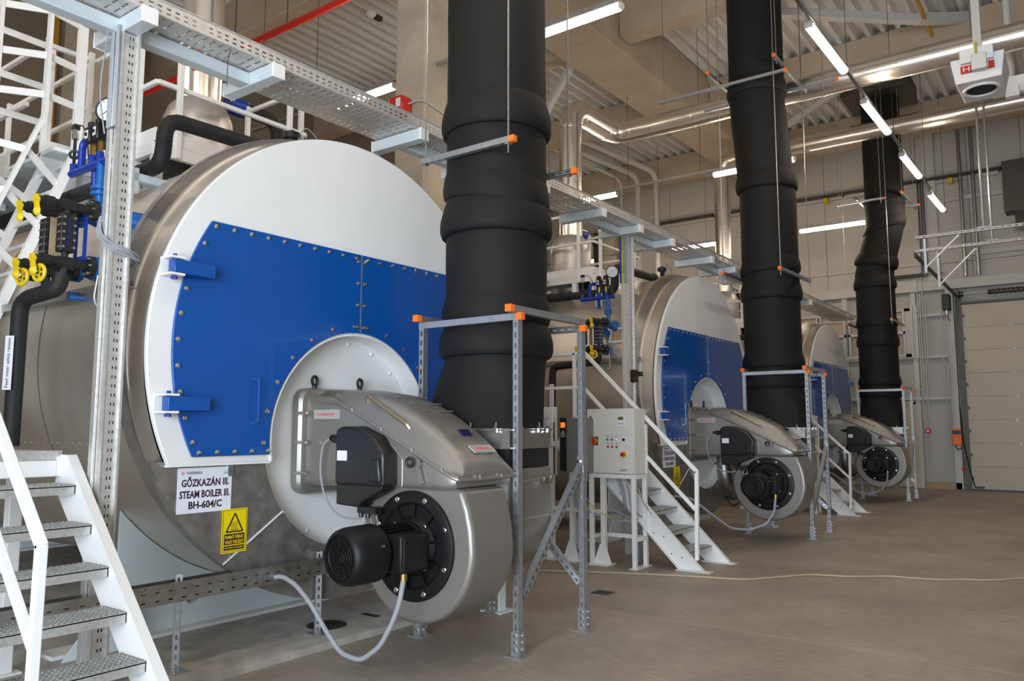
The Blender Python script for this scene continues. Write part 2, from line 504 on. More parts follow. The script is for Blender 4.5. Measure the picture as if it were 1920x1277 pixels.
# roof braces
def brace(p0, p1, w, label):
    c = (Vector(p0) + Vector(p1)) / 2
    single(MB().bar(p0, p1, w, w), 'roof_brace', 'steelwhite', label, 'brace', c, 'white roof braces', 0.008)
brace((-5.9, 13.0, 9.35), (-2.2, 16.0, 9.25), 0.16, 'white tube brace crossing under the deck behind the middle black duct')
brace((-2.25, 15.95, 9.25), (-1.5, 16.9, 9.45), 0.18, 'short white angled stub ending the long tube brace')
brace((-6.2, 18.3, 8.3), (-3.9, 18.6, 9.5), 0.13, 'slanted white brace between the two steel ducts')
brace((-9.0, 13.2, 7.9), (-8.0, 12.9, 8.8), 0.12, 'slanted cream brace beside the nearest black duct under the girder')
brace((-9.4, 5.6, 7.2), (-8.6, 6.4, 8.3), 0.11, 'cream brace behind the steel stack at the upper left')
brace((-11.6, 7.6, 9.35), (-9.6, 9.8, 9.35), 0.13, 'pale tube running under the roof behind the grey column')
brace((-11.0, 17.6, 9.35), (-7.9, 19.4, 9.35), 0.12, 'white brace tube running to the girder above the vent pipes')

# ------------------------------------------------------------------ sectional gate in the far wall
dr = struct(MB().box(-2.75, -2.62, YF - 0.12, YF - 0.02, 0, 5.0), 'door_1', 'darkmetal')
nsec = 8; hs = 4.72 / nsec
for k in range(nsec):
    m = MB().box(-2.62, 1.9, YF - 0.06, YF - 0.01, k * hs + (0.03 if k == 0 else 0.0015), (k + 1) * hs - 0.0015)
    m.box(-2.62, 1.9, YF - 0.05, YF - 0.012, k * hs + 0.01, (k + 1) * hs)
    part(m, 'gate_section', 'gate', dr, bevel=0.004)
    part(MB().box(-2.68, -2.57, YF - 0.11, YF - 0.055, k * hs + 0.45 * hs, k * hs + 0.45 * hs + 0.07), 'roller_bracket', 'darkmetal', dr)
    if k in (1, 2, 3, 4, 5, 6):
        part(MB().box(-1.60 + 0.05 * (k % 2), -1.53 + 0.05 * (k % 2), YF - 0.07, YF - 0.058, (k + 1) * hs - 0.04, (k + 1) * hs + 0.02), 'section_hinge', 'plate', dr)
part(MB().box(-2.66, 1.9, YF - 0.10, YF - 0.01, 0.0, 0.035), 'bottom_seal', 'black', dr)
part(MB().box(-2.55, -2.35, YF - 0.16, YF - 0.06, 0.06, 0.10), 'bottom_bracket', 'black', dr)
part(MB().box(-2.66, 1.9, YF - 0.09, YF - 0.0, 4.74, 4.79), 'top_seal', 'darkmetal', dr)
sp = MB(); sp.cyl((-2.6, YF - 0.2, 4.98), (1.9, YF - 0.2, 4.98), 0.02, n=10)
part(sp, 'spring_shaft', 'zinc', dr)
sp = MB(); P = []
for k in range(220):
    t = k / 219; P.append((-2.0 + 3.9 * t, YF - 0.2 + 0.065 * math.cos(k * 1.1), 4.98 + 0.065 * math.sin(k * 1.1)))
sp.tube(P, 0.014, 5); sp.cyl((-2.0, YF - 0.2, 4.98), (1.9, YF - 0.2, 4.98), 0.058, n=12)
part(sp, 'torsion_spring', 'darkmetal', dr)
part(MB().lathe((-2.66, YF - 0.2, 4.98), (1, 0, 0), [(0, 0.10), (0.03, 0.10), (0.05, 0.07), (0.12, 0.07)], 18), 'cable_drum', 'darkmetal', dr)
tr = MB(); tr.bar((-2.70, YF - 0.12, 4.95), (-2.70, 17.15, 5.0), 0.03, 0.09); tr.bar((-2.66, YF - 0.12, 4.90), (-2.66, 17.15, 4.95), 0.05, 0.012)
part(tr, 'ceiling_track', 'darkmetal', dr)
# struts carrying the track
def hanger_frame(y, z, x0, x1, xs, label):
    t = thing('track_hanger', label, 'hanger', (x0, y, z), 'hanger rails of the sectional gate')
    part(MB().strut((x0, y, z), (x1, y, z), 0.06, (0, -1, 0), 0.1), 'rail', 'plate', t)
    for xh in xs:
        part(MB().cyl((xh, y, z), (xh, y, HC), 0.022, n=8), 'drop_rod', 'zinc', t)
        part(MB().box(xh - 0.1, xh + 0.1, y - 0.05, y + 0.05, z + 0.03, z + 0.045), 'foot_plate', 'zinc', t)
    return t
h1 = hanger_frame(15.75, 5.02, -2.45, 2.0, (-1.36,), 'upper zinc hanger rail right of the farthest black duct')
part(MB().bar((-2.3, 15.75, 4.98), (-2.3, 15.75, 4.35), 0.04, 0.04), 'arm', 'zinc', h1)
part(MB().bar((-2.3, 15.75, 4.45), (-1.75, 15.75, 4.98), 0.03, 0.03), 'strut_brace', 'zinc', h1)
h2 = hanger_frame(17.17, 5.06, -2.66, 2.0, (-1.36,), 'lower zinc hanger rail holding the end of the dark gate track')
part(MB().bar((-2.3, 17.25, 5.0), (-2.3, 17.25, 4.3), 0.04, 0.04), 'arm', 'zinc', h2)
part(MB().bar((-2.3, 17.25, 4.35), (-1.65, 17.25, 5.0), 0.03, 0.03), 'strut_brace', 'zinc', h2)

# personnel door and window in the lower far wall
d2 = struct(MB().box(-4.42, -4.36, YF - 0.04, YF + 0.1, 0, 2.24).box(-3.87, -3.81, YF - 0.04, YF + 0.1, 0, 2.24).box(-4.42, -3.81, YF - 0.04, YF + 0.1, 2.18, 2.26), 'door_2', 'creamdoor')
part(MB().box(-4.36, -3.87, YF - 0.01, YF + 0.08, 0.02, 2.18), 'door_leaf', 'creamdoor', d2, bevel=0.005)
part(MB().box(-3.93, -3.91, YF - 0.05, YF - 0.01, 0.95, 1.1), 'door_handle', 'black', d2)
w1 = struct(MB().box(-7.0, -3.82, YF - 0.10, YF + 0.02, 4.66, 4.74).box(-7.0, -3.82, YF - 0.10, YF + 0.02, 3.44, 3.52).box(-7.0, -6.92, YF - 0.1, YF + 0.02, 3.44, 4.74).box(-3.96, -3.82, YF - 0.1, YF + 0.02, 3.44, 4.74), 'window_1', 'steelwhite')
for a, b in ((-6.92, -6.2), (-6.15, -5.46), (-5.38, -4.72), (-4.66, -3.96)):
    m = MB().box(a, a + 0.05, YF - 0.12, YF, 3.52, 4.66).box(b - 0.05, b, YF - 0.12, YF, 3.52, 4.66).box(a, b, YF - 0.12, YF, 4.06, 4.13)
    fr = part(m, 'sash', 'zinc', w1)
    part(MB().box(a + 0.05, b - 0.05, YF - 0.03, YF - 0.015, 4.13, 4.66), 'pane', 'pane', fr)
    part(MB().box(a + 0.05, b - 0.05, YF - 0.03, YF - 0.015, 3.52, 4.06), 'pane', 'pane', fr)
part(MB().box(-3.82, -3.76, YF - 0.13, YF + 0.1, 3.4, 4.8), 'shutter_rail', 'steelwhite', w1)
part(MB().box(-3.70, -3.65, YF - 0.13, YF + 0.1, 3.4, 4.8), 'shutter_rail', 'steelwhite', w1)
part(MB().box(-3.76, -3.70, YF - 0.08, YF + 0.1, 3.4, 4.8), 'shutter_slot', 'plate', w1)

# things on the far wall
t = thing('vent_pipe_pair', 'two grey vertical pipes on the far wall above the gate', 'pipe', (-2.3, YF - 0.1, 5.45))
for xq in (-2.46, -2.17):
    part(MB().cyl((xq, YF - 0.12, 5.45), (xq, YF - 0.12, HC), 0.045, n=12), 'pipe', 'galv', t)
t = thing('wall_hood', 'dark metal intake hood on the far wall at the right edge', 'vent', (-0.9, YF - 0.3, 6.4))
part(MB().prism([(YF, 8.2), (YF - 0.5, 8.2), (YF - 0.5, 6.9), (YF, 6.9)], YZ, -1.5, 0.5), 'hood_body', 'darkmetal', t, bevel=0.01)
part(MB().prism([(YF, 6.9), (YF - 0.5, 6.9), (YF - 0.75, 6.45), (YF - 0.45, 6.40), (YF, 6.6)], YZ, -1.28, 0.3), 'hood_mouth', 'galv', t, bevel=0.01)
t = single(MB().box(-2.35, -0.2, YF - 0.08, YF, 5.98, 6.12), 'wall_channel', 'steelwhite', 'white cable channel on the far wall below the intake hood', 'channel', (-1.2, YF, 6.05), bevel=0.01)
t = single(MB().box(-2.85, -0.3, YF - 0.10, YF, 7.48, 7.60), 'wall_channel', 'steelwhite', 'white cable channel on the far wall left of the intake hood', 'channel', (-1.2, YF, 7.5), bevel=0.01)
# wall cable tray high on the far wall
t = thing('wall_cable_tray', 'narrow dark cable tray along the far wall under the roof', 'cable tray', (-6.5, YF - 0.2, 8.1))
part(MB().box(X0 + 1.2, X1, YF - 0.25, YF - 0.02, 8.12, 8.16), 'tray_bed', 'darkmetal', t)
for k in range(10):
    xa = -13.0 + k * 1.9
    part(MB().box(xa, xa + 0.04, YF - 0.3, YF, 8.07, 8.12), 'tray_arm', 'darkmetal', t)
for xq, lab in ((-8.75, 'small yellow junction box under the wall cable tray, left one'), (-5.85, 'small yellow junction box under the wall cable tray, right one'), (-2.72, 'small yellow junction box on the wall cable tray above the gate')):
    single(MB().box(xq, xq + 0.10, YF - 0.30, YF, 7.93, 8.06), 'junction_box', 'yellow', lab, 'box', (xq, YF - 0.3, 8.0), 'yellow junction boxes on the far wall', 0.008)
t = thing('conduit_run', 'bundle of thin grey conduits down the far wall beside the window', 'conduit', (-3.55, YF - 0.1, 0))
for k, (xq, zt, zb) in enumerate(((-3.62, 5.6, 1.56), (-3.57, 5.1, 2.6), (-3.50, 5.6, 0.95), (-3.45, 5.0, 2.5), (-3.08, 4.6, 1.5), (-2.95, 4.9, 1.4))):
    part(MB().tube([(xq, YF - 0.12, zb), (xq, YF - 0.12, zt)] + ([(-2.95, YF - 0.12, zt)] if k in (0, 2) else []), 0.016, 6, 0.08), 'conduit', 'steelwhite', t)
part(MB().tube([(-4.6, YF - 0.12, 2.55), (-3.57, YF - 0.12, 2.55), (-3.57, YF - 0.12, 2.7)], 0.018, 6, 0.06), 'conduit', 'steelwhite', t)
t = thing('conduit_run', 'dark conduits dropping down the far wall right of the farthest black duct', 'conduit', (-3.4, YF - 0.1, 5.5))
for k in range(3):
    xq = -3.46 + 0.06 * k
    part(MB().tube([(xq - 0.9, YF - 0.14, 5.62 - 0.03 * k), (xq, YF - 0.14, 5.62 - 0.03 * k), (xq, YF - 0.14, 8.1)], 0.02, 6, 0.08), 'conduit', 'darkmetal', t)
t = thing('alarm_button', 'small red alarm call point on the far wall by the cream door', 'alarm', (-3.54, YF - 0.1, 1.48))
part(MB().box(-3.60, -3.48, YF - 0.16, YF - 0.06, 1.42, 1.54), 'alarm_case', 'red', t, bevel=0.008)
part(MB().box(-3.575, -3.505, YF - 0.165, YF - 0.16, 1.46, 1.50), 'alarm_plate', 'signwhite', t)
t = thing('gate_control', 'orange gate control box beside the gate track', 'control box', (-2.85, YF - 0.12, 1.15))
part(MB().box(-2.98, -2.77, YF - 0.26, YF - 0.09, 1.13, 1.55), 'control_case', 'orange', t, bevel=0.015)
part(MB().box(-2.97, -2.78, YF - 0.275, YF - 0.255, 1.40, 1.50), 'control_panel', 'black', t)
part(MB().tube([(-2.92, YF - 0.2, 1.13), (-2.9, YF - 0.2, 1.02), (-2.8, YF - 0.2, 1.02), (-2.78, YF - 0.2, 1.13)], 0.012, 6, 0.05), 'cable_loop', 'black', t)
part(MB().tube([(-2.78, YF - 0.2, 2.1), (-2.74, YF - 0.2, 1.2), (-2.62, YF - 0.18, 0.4), (-2.55, YF - 0.16, 0.1)], 0.014, 6, 0.2), 'door_cable', 'black', t)
t = thing('gate_motor', 'black gate drive with a red cord hanging below the track', 'motor', (-2.9, YF - 0.2, 4.6))
part(MB().box(-3.02, -2.84, YF - 0.36, YF - 0.08, 4.58, 5.0), 'drive_case', 'black', t, bevel=0.02)
part(MB().cyl((-2.93, YF - 0.25, 4.58), (-2.93, YF - 0.25, 4.48), 0.05, n=12), 'drive_cap', 'chrome', t)
part(MB().tube([(-2.93, YF - 0.25, 4.48), (-2.86, YF - 0.25, 4.28)], 0.012, 6), 'cord', 'red', t)
t = thing('pull_cord', 'red emergency pull handle on a chain near the gate foot', 'pull cord', (-2.78, YF - 0.14, 0.5))
part(MB().cyl((-2.78, YF - 0.14, 0.55), (-2.78, YF - 0.14, 1.1), 0.008, n=6), 'chain', 'darkmetal', t)
part(MB().dome((-2.78, YF - 0.14, 0.5), (0, 0, 1), 0.05, 0.08), 'handle', 'red', t)
# white service pipes coming down the far wall behind the middle boiler
for k, (xq, xs, lab) in enumerate(((-11.15, -11.8, 'thin white vent pipe bending down from the roof, left of three'), (-10.6, -11.4, 'white vent pipe bending down from the roof, middle of three'), (-10.0, -10.8, 'white vent pipe bending down from the roof, right of three'))):
    r = (0.045, 0.085, 0.085)[k]
    single(MB().tube([(xs, 17.8, 9.35), (xq, 20.75, 9.05), (xq, 20.75, 3.2)], r, 12, 0.35), 'vent_pipe', 'steelwhite', lab, 'pipe', (xq, 20.75, 3.2), 'white vent pipes')
single(MB().box(-12.9, -9.9, 17.55, 17.75, 9.30, 9.36), 'pipe_bracket', 'galv', 'zinc bracket under the deck holding the three white vent pipes', 'bracket', (-11.4, 17.65, 9.3))
for k in range(4):
    pass
t = thing('sprinkler_pipe', 'long red sprinkler pipe under the roof at the upper left', 'pipe', (-11, 7.0, 7.5))
part(MB().cyl((X0, 7.0, 7.5), (-7.62, 7.0, 7.5), 0.052, n=12), 'pipe', 'red', t)
for xq in (-10.6, -9.3, -8.1):
    part(MB().cyl((xq, 7.0, 7.55), (xq, 7.0, HC), 0.008, n=6), 'hanger_rod', 'darkmetal', t)
t = thing('gas_pipe', 'ochre gas pipe under the roof above the light row', 'pipe', (-2, 14.0, 9.2))
part(MB().cyl((-2.12, 9.0, 9.25), (-2.12, 16.9, 9.25), 0.035, n=10), 'pipe', 'yellowpipe', t)
for k, (yq, lab) in enumerate(((6.35, 'ochre vertical pipe on the rear wall behind the caged ladder, left one'), (6.75, 'ochre vertical pipe on the rear wall behind the caged ladder, right one'))):
    single(MB().cyl((X0 + 0.1, yq, 0), (X0 + 0.1, yq, HC), 0.06, n=10), 'gas_riser', 'yellowpipe', lab, 'pipe', (X0 + 0.1, yq, 0), 'ochre gas risers')
t = thing('smoke_detector', 'white round smoke detector on the deck left of the grey column', 'detector', (-10.83, 10.1, 9.45))
part(MB().lathe((-10.83, 10.1, 9.6), (0, 0, -1), [(0, 0.1), (0.05, 0.1), (0.09, 0.06), (0.11, 0.05)], 16), 'detector_head', 'white', t)
part(MB().box(-10.88, -10.78, 10.22, 10.36, 9.52, 9.6), 'mount', 'darkmetal', t)
t = thing('alarm_sounder', 'red fire alarm sounder box on the concrete column', 'alarm', (-7.4, 7.6, 5.8))
part(MB().box(-7.53, -7.27, 7.36, 7.575, 5.82, 6.07), 'sounder_case', 'red', t, bevel=0.03)
part(MB().box(-7.37, -7.29, 7.352, 7.36, 5.90, 6.02), 'sounder_plate', 'signwhite', t)
part(MB().tube([(-7.27, 7.5, 5.97), (-7.14, 7.545, 6.01), (-7.04, 7.555, 5.97)], 0.012, 6, 0.05), 'sounder_cable', 'steelwhite', t)
t = thing('column_conduit', 'grey conduits running down the lit face of the concrete column', 'conduit', (-7.02, 8.2, 5))
part(MB().cyl((-7.03, 8.22, 5.9), (-7.03, 8.22, 8.6), 0.018, n=6), 'conduit', 'steelwhite', t)
part(MB().tube([(-7.04, 7.57, 5.97), (-7.035, 7.7, 5.96), (-7.03, 8.25, 5.88)], 0.012, 6), 'sounder_cable', 'steelwhite', t)
part(MB().tube([(-7.03, 8.28, 8.6), (-7.03, 8.28, 5.95), (-6.99, 8.33, 5.7)], 0.018, 6, 0.06), 'conduit', 'darkmetal', t)

single(MB().tube([(-3.55, 14.0, 9.55), (-3.25, 13.8, 9.48), (-3.2, 14.2, 9.52), (-2.9, 13.9, 9.48), (-2.75, 14.2, 9.52), (-2.55, 13.9, 9.5), (-2.4, 14.3, 9.55)], 0.008, 6, 0.06), 'ceiling_wire', 'darkmetal', 'thin wavy wire under the roof deck beside the middle black duct', 'wire', (-3.0, 14.0, 9.5))
# floor details
single(MB().lathe((-4.95, 4.28, 0.0555), (0, 0, 1), [(0, 0.155), (0.002, 0.155)], 28), 'floor_opening', 'hole', 'round dark opening in the plinth below the nearest boiler', 'opening', (-4.95, 4.28, 0.055))
single(MB().box(-5.0, -4.82, 4.68, 4.74, 0.0552, 0.058), 'floor_slot', 'hole', 'small dark slot in the plinth behind the fan', 'opening', (-4.9, 4.71, 0.055))
t = thing('floor_drain', 'small square floor drain on the bare floor beyond the support frame', 'drain', (-3.95, 6.84, 0))
part(MB().box(-4.06, -3.84, 6.73, 6.95, 0, 0.003), 'drain_rim', 'zinc', t)
dg_ = MB()
for k in range(5): dg_.box(-4.04, -3.86, 6.755 + 0.037 * k, 6.775 + 0.037 * k, 0.003, 0.005)
part(dg_, 'drain_grille', 'hole', t)
P = [(-5.2, 7.35), (-4.4, 7.75), (-3.67, 8.06), (-3.05, 8.24), (-2.85, 8.55), (-2.6, 8.95), (-2.19, 9.08), (-1.9, 9.35), (-1.72, 9.36), (-1.4, 9.45), (-1.25, 9.6), (-0.95, 9.75), (-0.72, 10.1), (0.4, 10.6)]
single(MB().tube([(a, b, 0.012) for a, b in P], 0.009, 6, 0.12), 'floor_cable', 'cablecream', 'thin cream cable lying across the bare floor', 'cable', (-2.5, 8.9, 0))
# ------------------------------------------------------------------ luminaires
def luminaire(p0, p1, label, group):
    p0 = Vector(p0); p1 = Vector(p1); c = (p0 + p1) / 2
    a = (p1 - p0).normalized()
    t = thing('tube_light', label, 'light', c, group)
    part(MB().bar(p0 + Vector((0, 0, 0.045)), p1 + Vector((0, 0, 0.045)), 0.066, 0.05), 'housing', 'galv', t, bevel=0.01)
    d = MB(); s = a.cross(Vector((0, 0, 1)))
    prof = [(-0.034, 0.035), (-0.056, 0.0), (-0.050, -0.028), (-0.030, -0.048), (0, -0.054), (0.030, -0.048), (0.050, -0.028), (0.056, 0.0), (0.034, 0.035)]
    d.loft([[p + s * u + Vector((0, 0, v)) for u, v in prof] for p in (p0 + a * 0.01, p1 - a * 0.01)])
    part(d, 'diffuser', 'tube', t)
    for p, q in ((p0, -1), (p1, 1)): part(MB().bar(p + a * (q * -0.005), p + a * (q * 0.03), 0.105, 0.085), 'end_cap', 'plate', t, bevel=0.012)
    part(MB().tube([p0 - a * 0.03 + Vector((0, 0, 0.03)), p0 - a * 0.13 + Vector((0, 0, 0.0)), p0 - a * 0.2 + Vector((0, 0, 0.07))], 0.012, 6, 0.05), 'supply_lead', 'plate', t)
    return t
ZL = 6.5
ord_r = ['first tube light of the right-hand row, at the top edge', 'second tube light of the right-hand row, crossing the upper steel duct', 'third tube light of the right-hand row, beside the farthest black duct', 'last and smallest tube light of the right-hand row, before the far wall']
for k, y in enumerate((9.58, 12.44, 15.36, 18.36)):
    luminaire((-2.53, y, ZL), (-2.50, y + 1.57, ZL), ord_r[k], 'tube lights in the right-hand row')
for k, y in enumerate((6.7, 3.8, 0.9, -2.0)):
    luminaire((-2.53, y, ZL), (-2.50, y + 1.57, ZL), ('tube light of the right-hand row out of view, ' + ('next to the first visible one', 'second back', 'third back', 'fourth back')[k]), 'tube lights in the right-hand row')
rowt = {(0, 0): 'large tube light touching the right of the nearest black duct at the top', (0, 1): 'tube light above the cable tray left of the grey column',
        (1, 0): 'tube light left of the middle black duct by the steel elbow', (1, 1): 'tube light over the cable tray at the left of the vent pipes',
        (2, 0): 'tube light on the far wall left of the farthest black duct', (2, 1): 'tube light behind the cable tray left of the farthest steel stack'}
for i, y in enumerate((7.82, 14.45, 20.05, 1.2)):
    for j, (a, b) in enumerate(((-5.72, -4.18), (-9.42, -7.88), (-13.1, -11.56))):
        luminaire((a, y, ZL), (b, y, ZL), rowt.get((i, j), 'hidden tube light, %s cross row, %s place' % (('first', 'second', 'third', 'overhead')[i], ('front', 'middle', 'rear')[j])), 'tube lights in the cross rows')
t = thing('light_track', 'thin grey carrier rail of the right-hand light row', 'light track', (-2.5, 10, ZL + 0.1), 'light carrier rails')
part(MB().bar((-2.515, -3, ZL + 0.095), (-2.515, 20.6, ZL + 0.095), 0.045, 0.04), 'rail', 'galv', t)
for y in (5.2, 8.2, 11.4, 14.6, 17.8, 20.4):
    part(MB().cyl((-2.515, y, ZL + 0.1), (-2.515, y, HC), 0.005, n=5), 'drop_wire', 'darkmetal', t)
for i, y in enumerate((7.82, 14.45, 20.05)):
    t = thing('light_track', 'thin carrier rail of the %s cross row of tube lights' % ('first', 'second', 'third')[i], 'light track', (-8, y, ZL + 0.1), 'light carrier rails')
    part(MB().bar((-14.5, y, ZL + 0.095), (-3.9, y, ZL + 0.095), 0.04, 0.045), 'rail', 'galv', t)
    for xq in (-13.6, -11.0, -9.6, -7.6, -6.0, -4.0):
        part(MB().cyl((xq, y, ZL + 0.1), (xq, y, HC), 0.005, n=5), 'drop_wire', 'darkmetal', t)

# ------------------------------------------------------------------ unit heater, junction box
t = thing('unit_heater', 'white hanging air heater with a red plate and round dark outlet', 'heater', (-0.98, 12.2, 6.0))
hb = MB()
cx, cy = -1.0, 12.2
hb.loft([[(cx - 0.325, cy - 0.10, 6.66), (cx + 0.325, cy - 0.10, 6.66), (cx + 0.325, cy + 0.75, 6.66), (cx - 0.325, cy + 0.75, 6.66)],
         [(cx - 0.275, cy - 0.06, 6.32), (cx + 0.275, cy - 0.06, 6.32), (cx + 0.25, cy + 0.70, 6.30), (cx - 0.25, cy + 0.70, 6.30)]])
part(hb, 'heater_case', 'white', t, bevel=0.012)
nrm = Vector((0, -0.03, -1)).normalized()
oc = Vector((cx, cy + 0.28, 6.308))
part(MB().ring(oc + nrm * 0.004, nrm, 0.21, 0.024, 32, 8), 'outlet_rim', 'white', t)
part(MB().lathe(oc - nrm * 0.01, nrm, [(0, 0.205), (0.014, 0.205)], 32), 'outlet', 'hole', t)
fn = Vector((0, -0.99, 0.12)); fup = Vector((0, 0.12, 0.99))
part(MB().bar((cx - 0.20, cy - 0.095, 6.49), (cx + 0.20, cy - 0.095, 6.49), 0.03, 0.10), 'name_plate', 'red', t)
part(text_mb('Hoval', (cx - 0.17, cy - 0.112, 6.455), (1, 0, 0), (0, 0, 1), 0.30, 0.07), 'plate_lettering', 'white', t)
part(MB().box(cx - 0.20, cx + 0.20, cy - 0.16, cy - 0.10, 6.56, 6.76), 'terminal_box', 'white', t, bevel=0.01)
part(MB().box(cx - 0.06, cx + 0.12, cy - 0.22, cy - 0.12, 6.42, 6.64), 'switch_box', 'cabinet', t, bevel=0.01)
part(MB().bar((cx + 0.02, cy - 0.1, 6.64), (cx + 0.02, cy - 0.1, HC), 0.10, 0.10, (0, 1, 0)), 'hanger_post', 'steelwhite', t)
part(MB().cyl((cx - 0.0, cy - 0.17, 6.82), (cx - 0.0, cy - 0.17, 6.60), 0.014, n=8), 'supply_lead', 'green', t)
t = thing('junction_group', 'white junction boxes on a post below the air heater at the right edge', 'junction box', (-0.8, 14.0, 6.6))
part(MB().box(-0.80, -0.62, 13.86, 13.98, 6.62, 6.80), 'small_box', 'white', t, bevel=0.008)
part(MB().box(-0.98, -0.52, 13.98, 14.10, 6.72, 6.98), 'large_box', 'white', t, bevel=0.008)
part(MB().cyl((-0.72, 14.05, 6.9), (-0.72, 14.05, HC), 0.05, n=10), 'post', 'steelwhite', t)

# ------------------------------------------------------------------ steel stacks and ducts
def steel(path, r, joints, label, drum_y, arrows=False):
    t = thing('steel_stack', label, 'stack', (-7.25, drum_y, 4.0), 'polished steel stacks')
    part(MB().tube(path, r, 28, 0.36, seg=4), 'pipe_run', 'inox', t, angle=25)
    for p, a in joints:
        p = Vector(p); a = Vector(a).normalized()
        part(MB().lathe(p - a * 0.02, a, [(0, r), (0.0, r + 0.009), (0.04, r + 0.009), (0.04, r)], 28, caps=False), 'joint_band', 'inox', t)
    if arrows:
        for th in (-0.95, 0.12, ):
            d = Vector((math.sin(R(36) + th), -math.cos(R(36) + th), 0)); s = Vector((-d.y, d.x, 0))
            c = Vector((-7.25, drum_y, 5.38)) + d * (r + 0.003)
            m = MB().prism([(-0.03, -0.2), (0.03, -0.2), (0.03, 0.02), (0.06, 0.02), (0, 0.12), (-0.06, 0.02), (-0.03, 0.02)], lambda u, v, w: c + s * u + Vector((0, 0, v)) + d * w, -0.002, 0.002)
            ar = part(m, 'flow_arrow', 'red', t)
            part(text_mb('STM', c + d * 0.003 + s * 0.017 + Vector((0, 0, -0.15)), (0, 0, 1), -s, 0.12, 0.035), 'arrow_lettering', 'white', ar)
    return t
YD = [YB + k * PITCH for k in range(3)]
steel([(-7.25, YD[0], 4.75), (-7.25, YD[0], HC)], 0.205, [((-7.25, YD[0], 5.75), (0, 0, 1)), ((-7.25, YD[0], 7.2), (0, 0, 1)), ((-7.25, YD[0], 8.6), (0, 0, 1))],
      'polished steel stack with red arrows rising behind the cable tray at the left', YD[0], True)
steel([(-7.25, YD[1], 4.75), (-7.25, YD[1], 7.28), (-7.25, 13.25, 7.28), (4.5, 13.25, 7.28)], 0.20,
      [((-7.25, YD[1], 5.6), (0, 0, 1)), ((-7.25, YD[1], 6.9), (0, 0, 1)), ((-7.25, 12.0, 7.28), (0, 1, 0)), ((-7.25, 12.85, 7.28), (0, 1, 0)), ((-6.85, 13.25, 7.28), (1, 0, 0))] + [((-5.6 + 1.15 * k, 13.25, 7.28), (1, 0, 0)) for k in range(8)],
      'polished steel stack with two elbows leading to the upper long duct', YD[1])
steel([(-7.25, YD[2], 4.75), (-7.25, YD[2], 8.28), (4.5, YD[2], 8.28)], 0.20,
      [((-7.25, YD[2], 5.9), (0, 0, 1)), ((-7.25, YD[2], 7.0), (0, 0, 1)), ((-7.25, YD[2], 7.9), (0, 0, 1)), ((-6.8, YD[2], 8.28), (1, 0, 0))] + [((-5.4 + 1.3 * k, YD[2], 8.28), (1, 0, 0)) for k in range(7)],
      'polished steel stack of the farthest boiler turning into the lower long duct', YD[2])
for k in range(3):
    m = MB().lathe((-7.27, YD[k], 3.7), (0, 0, 1), [(0, 0.345), (0.92, 0.345), (1.02, 0.335), (1.14, 0.29), (1.22, 0.215), (1.23, 0.0)], 36)
    t = thing('economiser_drum', ('satin metal drum under the steel stack on the %s boiler' % PLACE[k]), 'drum', (-7.27, YD[k], 3.7), 'satin drums on the boilers')
    part(m, 'drum_shell', 'drum', t)
    b = MB().lathe((-7.27, YD[k], 4.3), (0, 0, 1), [(0, 0.345), (0, 0.353), (0.05, 0.353), (0.05, 0.345)], 36, caps=False)
    part(b, 'drum_band', 'drum', t)
# valves and insulated risers behind the drums
v = thing('steam_valve', 'black insulated riser with dark blue flanges behind the nearest drum', 'valve', (-7.3, YB + 0.9, 4.0), 'insulated risers with blue flanges')
part(MB().tube([(-7.3, YB + 0.45, 5.05), (-7.3, YB + 1.0, 5.05), (-7.3, YB + 1.0, 3.9)], 0.075, 14, 0.18), 'riser', 'rubber', v)
part(MB().cyl((-7.3, YB + 0.35, 5.05), (-7.3, YB + 0.55, 5.05), 0.10, n=18), 'flange', 'darkblue', v)
fb = MB()
for q in range(8): fb.cyl((-7.3 + 0.08 * math.cos(q * PI / 4), YB + 0.33, 5.05 + 0.08 * math.sin(q * PI / 4)), (-7.3 + 0.08 * math.cos(q * PI / 4), YB + 0.57, 5.05 + 0.08 * math.sin(q * PI / 4)), 0.012, n=6)
part(fb, 'bolt', 'chrome', v, stuff=True)
part(MB().cyl((-7.3, YB + 1.0, 4.45), (-7.3, YB + 1.0, 4.5), 0.12, n=18), 'hand_wheel', 'iron', v)
for k in (1, 2): dup(v, PITCH * k, 'black insulated riser with dark blue flanges behind the %s drum' % PLACE[k])

